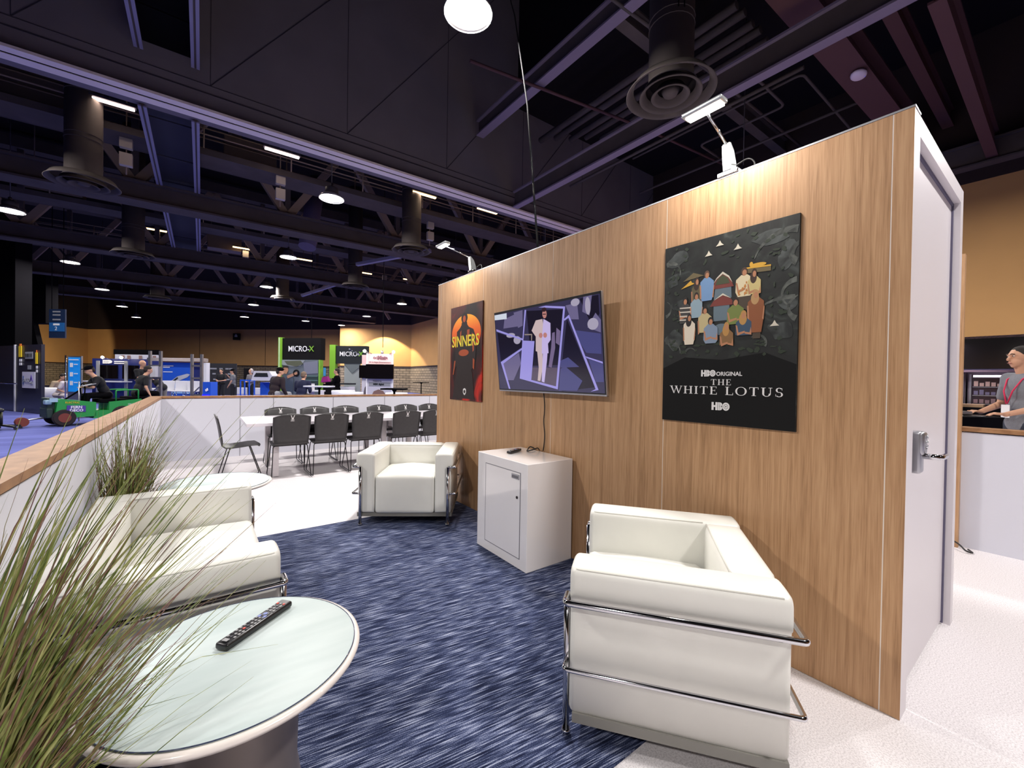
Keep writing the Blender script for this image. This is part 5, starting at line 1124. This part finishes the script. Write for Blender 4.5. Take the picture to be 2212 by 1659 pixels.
for x in (360, 388, 414):
    t = thing('bar_chair', {360: 'white bar chair at the left of the blue booth counter', 388: 'white bar chair in the middle of the blue booth counter', 414: 'white bar chair at the right of the blue booth counter'}[x], 'chair', at(x, 15.6), FACE+R(20), 'white bar chairs')
    m = MB(); m.box((0, 0, .72), (.38, .36, .04), bev=.01); m.box((0, .17, .92), (.38, .04, .36), bev=.01); m.build('seat_shell', WHP, t)
    for sx in (-1, 1):
        for sy in (-1, 1): m = MB(); m.cyl((sx*.15, sy*.14, .70), (sx*.2, sy*.19, 0), .011, n=6); m.build('leg', CHROME, t)
# aluminium ladder frames
for n_, (x0, x1, D, ytop, lb) in enumerate(((322, 345, 12.6, 758, 'left grey metal ladder frame beside the standing man'), (413, 434, 13.2, 765, 'right grey metal ladder frame in front of the blue booth'))):
    b = Spot('ladder_frame', lb, 'frame', (x0+x1)/2, D)
    b.sheet('post', ALU, x0-2.4, x0+2.4, ytop, 900, zz=(0, b.Z(ytop)), th=.06); b.sheet('post', ALU, x1-2.4, x1+2.4, ytop, 900, zz=(0, b.Z(ytop)), th=.06)
    for y_ in (788, 815, 852): b.sheet('rung', ALU, x0, x1, y_, y_+4, th=.05)
    b.poly('brace', ALU, [(x0, 853), (x0+3, 853), (x1, 835), (x1-3, 835)], th=.03)
    if n_ == 0: b.sheet('control_box', WHP, x0+8, x1-3, 791, 814, y=-.1, th=.1)
m = MB(); a_, b_ = at(320, 12.8, hz(330, 776, 12.8)), at(447, 14.5, hz(440, 778, 14.5)); m.bar(a_, b_, .12, .10); tag(m.build('truss_bar', ALU), 'pale horizontal bar joining the tops of the two ladder frames', 'bar')
person('man in black tee and grey shorts bending behind the left ladder frame', at(350, 14.2), vis_left, dict(stand('reach', 1.70, .34, (0, -.8, -.6)), head=(0, -.52, 1.36), neck=(0, -.38, 1.30)), TEE, mat('grey_shorts', (120, 116, 112), .9), HAIRD, vox=.02, shorts=True)
b = Spot('display_cube', 'small bright blue box display standing just beyond the low wall corner', 'display', 447, 10.6)
b.sheet('box', BLU, 438, 455, 825, 900, zz=(0, b.Z(825)), th=.25); b.poly('white_mark', WHT, [(444, 842), (449, 838), (451, 843), (446, 846)], y=-.01, parent=kids(b.t)[0] if kids(b.t) else None)
b.sheet('lit_edge', mat('deep_blue_glow', (30, 30, 255), .4, emit=1.2), 438, 453, 852, 858, y=-.02, th=.02)
# dark backdrop with white logos
b = Spot('backdrop', 'black backdrop with small white logos behind three standing people', 'display wall', 482, 28)
b.sheet('panel', mat('backdrop_black', (26, 26, 32), .7), 452, 511, 785, 850, zz=(0, b.Z(785)))
for x, y_ in ((457, 795), (464, 795), (477, 795), (490, 795), (498, 795), (462, 806), (495, 806), (492, 818), (464, 818)): b.sheet('logo', MGRY, x-3, x+4, y_, y_+3, y=-.02, th=.01)
person('man in black with a lanyard and folded hands before the black backdrop', at(478, 22), FACE, stand('fold', 1.66), TEE, TEE, HAIRD, vox=.022)
person('person in grey shirt and black cap raising one arm, before the black backdrop', at(503, 20), FACE+R(-70), stand('up', 1.64), GREYC, TEE, HAIRD, cap=BLACKM, vox=.022)
person('person in pale hood and grey sweater behind a blue barred frame', at(542, 20.5), FACE+R(-20), stand('fold', 1.66), mat('grey_sweater', (128, 124, 128), .9), TEE, None, hood=mat('pale_hood', (190, 180, 180), .9), vox=.022, sleeves='long')
b = Spot('barred_frame', 'low blue barred frame around the hooded person', 'frame', 534, 19)
for x in (519, 528, 538, 549): b.sheet('bar', BLU, x-1, x+1, 822, 870, zz=(0, b.Z(822)))
b.sheet('top_bar', BLU, 518, 550, 820, 823, th=.06)
# seated pair before the green booth
person('seated person in black cap and maroon-black jacket at the white table', at(592, 12.4), FACE+R(155), sit(.72, .12, 'down', (-.6, -.8, 0)), mat('maroon_black', (34, 20, 26), .9), MGRY, HAIRD, cap=BLACKM, vox=.02, sleeves='long', build=1.15)
stool('stool under the person in the maroon-black jacket', at(592, 12.4), 0, .68)
person('seated person in navy jacket lettered white on the back', at(650, 13.2), FACE+R(175), sit(.62, .10, 'lap'), mat('navy_jacket', (26, 30, 60), .9), TEE, mat('sandy_hair', (110, 92, 78), .8), vox=.02, sleeves='long', build=1.1)
stool('stool under the person in the navy jacket', at(650, 13.2), 0, .58)
b = Spot('machine', 'white and blue machine left of the first green-edged booth', 'machine', 582, 17)
b.poly('hood', WHP, [(568, 802), (600, 802), (606, 812), (600, 822), (562, 822)], th=.6); b.sheet('body', BLU, 562, 590, 826, 870, zz=(0, b.Z(826)), th=.6); b.poly('window', CH, [(573, 806), (596, 806), (598, 814), (568, 814)], y=-.61)
# --- first tall green-edged booth
b = Spot('exhibit_booth', 'tall booth with black MICRO-X header, lime left edge and a printed worker below', 'booth', 648, 17.2, -10)
b.sheet('left_edge', LIME, 599, 605, 729, 870, y=-.1, th=.25, zz=(0, b.Z(729))); b.sheet('left_edge_stripe', WHT, 601.5, 602.5, 730, 870, y=-.12, th=.01, zz=(0, b.Z(730)))
b.sheet('header', BLKP, 605, 696, 730, 777, th=.3); b.sheet('right_edge', LIME, 692, 695.5, 777, 870, y=-.02, th=.2, zz=(0, b.Z(777)))
w1_ = text('lettering', 'MICRO-', b.D/FPX*17.0, WHT, b.t, (b.X(644.5), -.012, b.Z(754)), ext=.004, bold=.002, sx=.86); text('lettering', 'X', b.D/FPX*17.0, LIME, b.t, (b.X(674.5), -.012, b.Z(754)), ext=.004, bold=.002, sx=1.0)
b.sheet('printed_panel', mat('print_grey_blue', (98, 108, 116), .5), 605, 692, 777, 870, zz=(0, b.Z(777)), th=.1)
b.poly('print_sky', mat('print_grey_sky', (140, 146, 152), .5), [(605, 778), (660, 778), (650, 790), (630, 792), (605, 788)], y=-.01); b.poly('print_screen_glow', mat('print_steel', (120, 124, 140), .5), [(656, 783), (690, 779), (691, 806), (660, 808)], y=-.012)
b.poly('print_tree', mat('print_olive', (84, 88, 70), .5), [(611, 780), (650, 779), (656, 786), (640, 792), (618, 788)], y=-.014)
b.poly('print_torso', mat('print_denim', (70, 80, 92), .5), [(605, 822), (612, 808), (628, 806), (634, 820), (632, 850), (606, 850)], y=-.02); b.poly('print_face', mat('print_skin_tan', (176, 128, 100), .5), [(608, 798), (611, 792), (619, 792), (621, 800), (617, 808), (610, 807)], y=-.024)
b.poly('print_hair', HAIRD, [(607, 797), (609, 790), (619, 790), (621, 795), (612, 794)], y=-.028); b.poly('print_arm', mat('print_skin_tan', (176, 128, 100), .5), [(618, 812), (634, 806), (642, 803), (643, 808), (632, 813), (620, 818)], y=-.03)
q = MB(); q.lathe([(b.D/FPX*4.5, 0), (b.D/FPX*7.5, 0), (b.D/FPX*7.5, .02), (b.D/FPX*4.5, .02)], n=24, smooth=False); o = q.build('print_ring', BLKP, b.t); o.rotation_euler = (R(90), 0, 0); o.location = (b.X(640), -.02, b.Z(806))
for y_ in (811, 820): b.sheet('print_stripe', mat('print_teal', (90, 120, 118), .5), 655, 690, y_, y_+2, y=-.02, th=.01)
b.poly('print_dark', mat('print_dark_teal', (38, 56, 56), .5), [(656, 812), (691, 812), (691, 845), (656, 845)], y=-.008)
b = Spot('blue_banner', 'thin light-blue banner between the two green-edged booths', 'banner', 700, 18); b.sheet('banner', mat('banner_blue', (70, 150, 210), .5), 698, 703, 794, 812); b.sheet('pole', BLACKM, 700, 701, 794, 870, y=.04, th=.02, zz=(0, b.Z(794)))
b = Spot('equipment_case', 'dark case with magenta cloth by the second green-edged booth', 'case', 708, 16.4); b.sheet('case', BLKP, 698, 716, 826, 870, zz=(0, b.Z(824)), th=.5); b.poly('magenta_cloth', mat('magenta', (150, 30, 120), .8), [(701, 826), (703, 815), (713, 813), (717, 824)], y=-.1, th=.2)
# --- second green-edged booth
b = Spot('exhibit_booth', 'smaller booth with charcoal MICRO-X header and wide lime panel on its left', 'booth', 745, 18.2, -6)
b.sheet('lime_panel', LIME, 711, 724, 745, 817, th=.2, y=-.05, zz=(b.Z(817), b.Z(745))); b.sheet('lime_post', BLKP, 716, 719, 817, 870, y=0, th=.1, zz=(0, b.Z(817))); b.sheet('header', CH, 724, 793, 747, 785, th=.25); b.sheet('light_panel', mat('fog_grey', (150, 156, 158), .5), 742, 778, 785, 870, y=.05, zz=(0, b.Z(785)))
b.poly('grey_triangle', mat('slate_grey', (104, 112, 116), .5), [(742, 785), (778, 785), (778, 792), (760, 806), (742, 786)], y=.03); b.sheet('counter', WHP, 752, 775, 834, 870, y=-.8, th=.5, zz=(0, b.Z(834))); b.sheet('counter_top', CH, 751, 776, 827, 830, y=-.85, th=.6)
text('lettering', 'MICRO-', b.D/FPX*14, WHT, b.t, (b.X(754.5), -.012, b.Z(765)), ext=.004, bold=.002, sx=.92); text('lettering', 'X', b.D/FPX*14, LIME, b.t, (b.X(780.5), -.012, b.Z(765)), ext=.004, bold=.004)
q = MB(); q.tube([(b.X(766), -.4, b.Z(757)), (b.X(785), -.3, b.Z(766))], .018, 6); q.ball((b.X(765), -.4, b.Z(756)), (.06, .04, .03), 8); q.build('arm_lamp', CHROME, b.t)
person('person in black standing with a bag at the foot of the lime panel', at(728, 15.5), FACE+R(-80), stand('reach', 1.66), BLACKM, BLACKM, HAIRD, vox=.022, sleeves='long')
# --- pink-topped kiosk
PINK = mat('kiosk_pink', (236, 196, 200), .5); PGRY = mat('kiosk_pale', (196, 194, 206), .5)
b = Spot('exhibit_kiosk', 'pink-topped Meta kiosk with a black television and two bright lamps', 'kiosk', 812, 15.4)
b.sheet('front_panel', PGRY, 793, 847, 787, 870, zz=(0, b.Z(787)), th=.1); b.sheet('pink_header', PINK, 794, 847, 764, 787, th=.1); b.sheet('post', WHT, 791, 794, 763, 870, y=-.02, zz=(0, b.Z(763)), th=.06); b.sheet('post', WHT, 846, 849, 763, 870, y=-.02, zz=(0, b.Z(763)), th=.06)
b.sheet('side_panel', PGRY, 775, 791, 787, 870, y=.3, zz=(0, b.Z(787)), th=.06); b.sheet('side_header', PINK, 775, 791, 766, 787, y=.3, th=.06)
for k_ in (0,):
    b.word('Meta', 826, 773, 7.6, mat('rose_grey', (130, 90, 100), .6), y=-.012, bold=.8)
    q = MB(); c_ = b.D/FPX; q.tube([(c_*(4.4*sin(a*pi/12)), 0, c_*(2.2*sin(a*pi/6))) for a in range(24)], c_*.55, 6, closed=True); q.build('loop_mark', mat('rose_grey', (130, 90, 100), .6), b.t, (b.X(811), -.014, b.Z(773)))
b.word('VR In-Flight Entertainment', 820, 782.5, 3.2, mat('rose_grey', (130, 90, 100), .6), y=-.012)
tvk = b.sheet('television', TVB, 793, 852, 787, 818, y=-.16, th=.08); b.sheet('side_television', TVB, 771, 791, 789, 817, y=.2, th=.06)
b.word('Powered by', 815, 823, 2.8, CH, y=-.012); b.word('MSM digital', 818, 830, 3.6, CH, y=-.012, bold=.3); b.sheet('grey_band', MGRY, 797, 843, 826, 834.5, y=-.008, th=.006)
b.poly('print_head', mat('print_brown', (120, 92, 86), .6), [(804, 853), (808, 845), (818, 841), (828, 844), (834, 853)], y=-.01); b.poly('print_person', mat('print_grey_person', (96, 88, 96), .6), [(779, 853), (782, 838), (785, 834), (788, 839), (790, 853)], y=.29)
for x, y_ in ((794, 760), (855, 761)):
    q = MB(); q.ball((b.X(x), -.35, b.Z(y_)), .055, 12); q.build('bulb', mat('bulb_warm', (255, 236, 200), .5, emit=30), b.t); q = MB(); q.tube([(b.X(x), -.33, b.Z(y_)), (b.X(x+(8 if x < 800 else -14)), 0, b.Z(764))], .014, 6); q.build('lamp_stem', CHROME, b.t)
q = MB(); q.cyl((b.X(824), .05, b.Z(764)), (b.X(824), .05, b.Z(757)), .05, n=10); q.build('cable_anchor', ALU, b.t)
ld = bpy.data.lights.new('kiosk_lamp', 'POINT'); ld.energy = 14; ld.color = (1, .85, .75); ld.shadow_soft_size = .06
for x in (794, 855): lo = bpy.data.objects.new('kiosk_lamp', ld); C.objects.link(lo); lo.parent = b.t; lo.location = (b.X(x), -.5, b.Z(760)+.02)
# tables and chairs near the kiosk
def bar_table(label, p, w_, dpt, h, top, leg, ped=True):
    t = thing('high_table', label, 'table', p, FACE); m = MB(); m.box((0, 0, h-.02), (w_, dpt, .04), bev=.004, seg=1); m.build('tabletop', top, t)
    m = MB()
    if ped: m.cyl((0, 0, .02), (0, 0, h-.04), .03); m.lathe([(0, 0), (.22, 0), (.22, .015), (.03, .04), (0, .04)], n=20); m.lathe([(0, h-.1), (.03, h-.1), (.08, h-.04), (0, h-.04)], n=12)
    else:
        for s in (-1, 1): m.box((s*w_*.42, 0, h/2-.02), (.05, dpt*.8, h-.04))
    m.build('pedestal' if ped else 'legs', leg, t); return t
bar_table('long white table in front of the printed worker', at(690, 12.8), .75, .5, 1.06, WHP, BLACKM)
bar_table('black-topped square high table right of the pink kiosk', at(852, 11.6), .60, .6, 1.05, BLACKM, BLACKM)
bar_table('far black high table against the block wall, right', at(910, 24), .8, .7, 1.12, BLACKM, BLACKM)
bar_table('dark high table in front of the black backdrop', at(466, 16.5), .45, .45, .92+.1, BLACKM, BLACKM)
b = Spot('white_bench', 'white bench seat left of the long white table', 'bench', 678, 14.5); b.sheet('bench_side', WHP, 664, 668, 830, 870, zz=(0, b.Z(829)), th=.4); b.sheet('bench_seat', WHP, 668, 692, 843, 846, th=.4); b.sheet('bench_leg', WHP, 690, 692, 846, 870, th=.3, zz=(0, b.Z(846)))
for px_, D_, lb in ((742, 12.3, 'white tub chair back left of the pink kiosk'), (759, 11.8, 'second white tub chair back below the kiosk side'), (857, 12.6, 'white chair back under the black high table')):
    t = thing('tub_chair', lb, 'chair', at(px_, D_), FACE, 'white tub chairs by the kiosk'); h_ = hz(px_, 843 if px_ != 759 else 847, D_)
    if px_ == 857: h_ = hz(px_, 848, D_)
    m = MB(); m.lathe([(0, h_-.36), (.20, h_-.36), (.25, h_-.30), (.29, h_-.04), (.31, h_), (.33, h_-.02), (.29, h_-.36), (.2, h_-.40), (0, h_-.40)], n=32); m.build('shell', WHP, t)
    m = MB(); m.cyl((0, 0, .02), (0, 0, h_-.38), .03); m.lathe([(0, 0), (.24, 0), (.24, .015), (0, .03)], n=24); m.build('pedestal', CHROME, t)
b = Spot('wall_sign', 'small black square sign high on the tan back wall', 'sign', 509, 44.3, z=3.9); b.sheet('board', BLKP, 502, 516, 720, 734, th=.2); b.poly('white_mark', MGRY, [(506, 728), (506, 725), (508, 722), (510, 722), (512, 725), (512, 728)], y=-.01)
b = Spot('long_counter', 'low pale counter strip on the blue carpet at the hall back', 'counter', 530, 30); b.sheet('strip', WHP, 450, 600, 840, 844, zz=(0, .45), th=.6)
b = Spot('tool_cabinet', 'dark square cabinet against the block wall', 'cabinet', 530, 38); b.sheet('body', BLKP, 526, 535, 803, 850, zz=(0, 2.0), th=.6)
# ================================================================== RIGHT: food counter and man
b = thing('food_counter', 'dark food counter with lit glass-door fridges, far right', 'counter', (14.9, 1.8, 0))
m = MB(); m.box((1.9, 0, 1.25), (.1, 5.2, 2.5)); m.box((1.0, 2.65, 1.25), (1.9, .08, 2.5)); m.box((1, -2.65, 1.25), (1.9, .08, 2.5)); m.box((1, 0, 2.52), (2, 5.2, .06)); m.build('alcove_lining', mat('plum_lining', (72, 50, 58), .7), b)
m = MB(); m.box((-.02, 0, 2.13), (.10, 5.1, .72)); m.build('black_fascia', TVB, b); m = MB(); m.box((.1, 0, 1.77), (.1, 5.1, .04)); m.build('light_rail', mat('rail_pale', (180, 172, 176), .4), b)  # thin rail in plain pale grey below the black fascia
m = MB(); m.box((.3, 0, .42), (.5, 5.1, .84)); m.build('counter_body', BLACKM, b); m = MB(); m.box((1.2, 0, 1.81), (.3, 5.1, .17)); m.build('steel_hood', mat('hood_steel', (150, 128, 136), .35, .5), b)
for k, y in enumerate((-1.4, -.3, .8)):
    t = thing('glass_door_fridge', ['lit glass-door fridge at right of the food counter', 'lit glass-door fridge behind the man in grey', 'lit glass-door fridge at left of the food counter'][k], 'fridge', (16.2, 1.29+(y+.3)*.76, .02), 0, 'glass-door fridges')
    m = MB(); m.box((.25, 0, .85), (.5, .80, 1.7)); m.build('casing', mat('fridge_grey', (120, 110, 118), .4, .5), t)
    m = MB(); m.box((-.01, 0, .85), (.02, .66, 1.56)); m.build('glass_door', mat('fridge_glass', (54, 44, 52), .1), t)
    m = MB()
    for z in (.2, .62, .88, 1.10, 1.32): m.box((-.025, 0, z), (.01, .62, .02))
    m.box((-.03, -.35, .85), (.02, .04, 1.6)); m.box((-.03, .35, .85), (.02, .04, 1.6)); m.build('shelf_edge', ALU, t)
    m = MB(); m.box((-.03, 0, 1.60), (.02, .60, .05)); m.build('inner_light', mat('fridge_light', (240, 225, 245), .5, emit=5), t)
    rg = random.Random(k)
    for z in (.9, 1.12, 1.34):
        m = MB()
        for i in range(6): h_ = .07+.07*rg.random(); m.box((-.03, -.25+.1*i, z+h_/2), (.02, .075, h_))
        m.build('stocked_goods', mat({.9: 'goods_grey', 1.12: 'goods_violet', 1.34: 'goods_cream'}[z], {.9: (150, 120, 120), 1.12: (120, 112, 136), 1.34: (226, 190, 170)}[z], .6), t, kind='stuff')
ld = bpy.data.lights.new('fridge_fill', 'AREA'); ld.energy = 60; ld.shape = 'RECTANGLE'; ld.size = 2; ld.size_y = .2; ld.color = (.92, .85, 1)  # added area light before the fridges, brightens the goods for their inner lamps
lo = bpy.data.objects.new('fridge_fill', ld); C.objects.link(lo); lo.location = (15.4, 1.8, 2.4)
P = stand('reach', 1.80, .02); P.update(wrist_l=(-.12, -.30, 1.06), elbow_l=(-.24, -.02, 1.15), tip_l=(-.06, -.52, 1.08), wrist_r=(.14, -.27, 1.05), elbow_r=(.24, .0, 1.15), tip_r=(.08, -.5, 1.07), head=(0, -.05, 1.665), neck=(0, 0, 1.49))
GS = mat('heather_grey_tee', (122, 124, 132), .95, noise=.12, nscale=90)
mp = at(2213, 4.55); mr = FACE-R(102)
man, H = person('man in grey tee with red lanyard carrying a tablet past the far right low wall', (mp.x, mp.y, 0), mr, P, GS, DENIM, HAIRD, vox=.018, face=True)
RED = mat('lanyard_red', (206, 44, 84), .7)
m = MB()
for s in (-1, 1): m.tube([(s*.075, .01, 1.50), (s*.085, -.09, 1.43), (s*.05, -.145, 1.30), (s*.005, -.155, 1.16)], .007, 6)
ly = m.build('lanyard', RED, man); m = MB(); m.box((0, -.165, 1.08), (.095, .006, .14)); m.build('badge', WHT, ly)
v = V((0, -.47, 1.02)); v.rotate(Quaternion((0, 0, 1), mr)); t = thing('tablet_computer', 'dark tablet with a silver reader clipped on, held by the man in grey', 'tablet', (mp.x+v.x, mp.y+v.y, v.z), mr)
m = MB(); m.box((0, 0, 0), (.26, .34, .014), bev=.004, seg=1); m.build('tablet', BLACK, t); m = MB(); m.box((0, -.10, .03), (.09, .16, .04), bev=.01); m.build('reader', ALU, t)
person('server in black cap and black tee behind the food counter, mostly hidden', (14.45, 1.98, 0), R(-120), stand('fold', 1.66), TEE, TEE, HAIRD, skin=SKIN2, cap=mat('tan_cap', (120, 84, 60), .8), vox=.02)
m = MB(); m.box((0, 0, 0), (.3, .5, .08), bev=.01); tag(m.build('food_box', mat('kraft', (150, 120, 90), .8), None, (15.2, 1.55, .88)), 'tan takeaway box on the dark food counter', 'box')
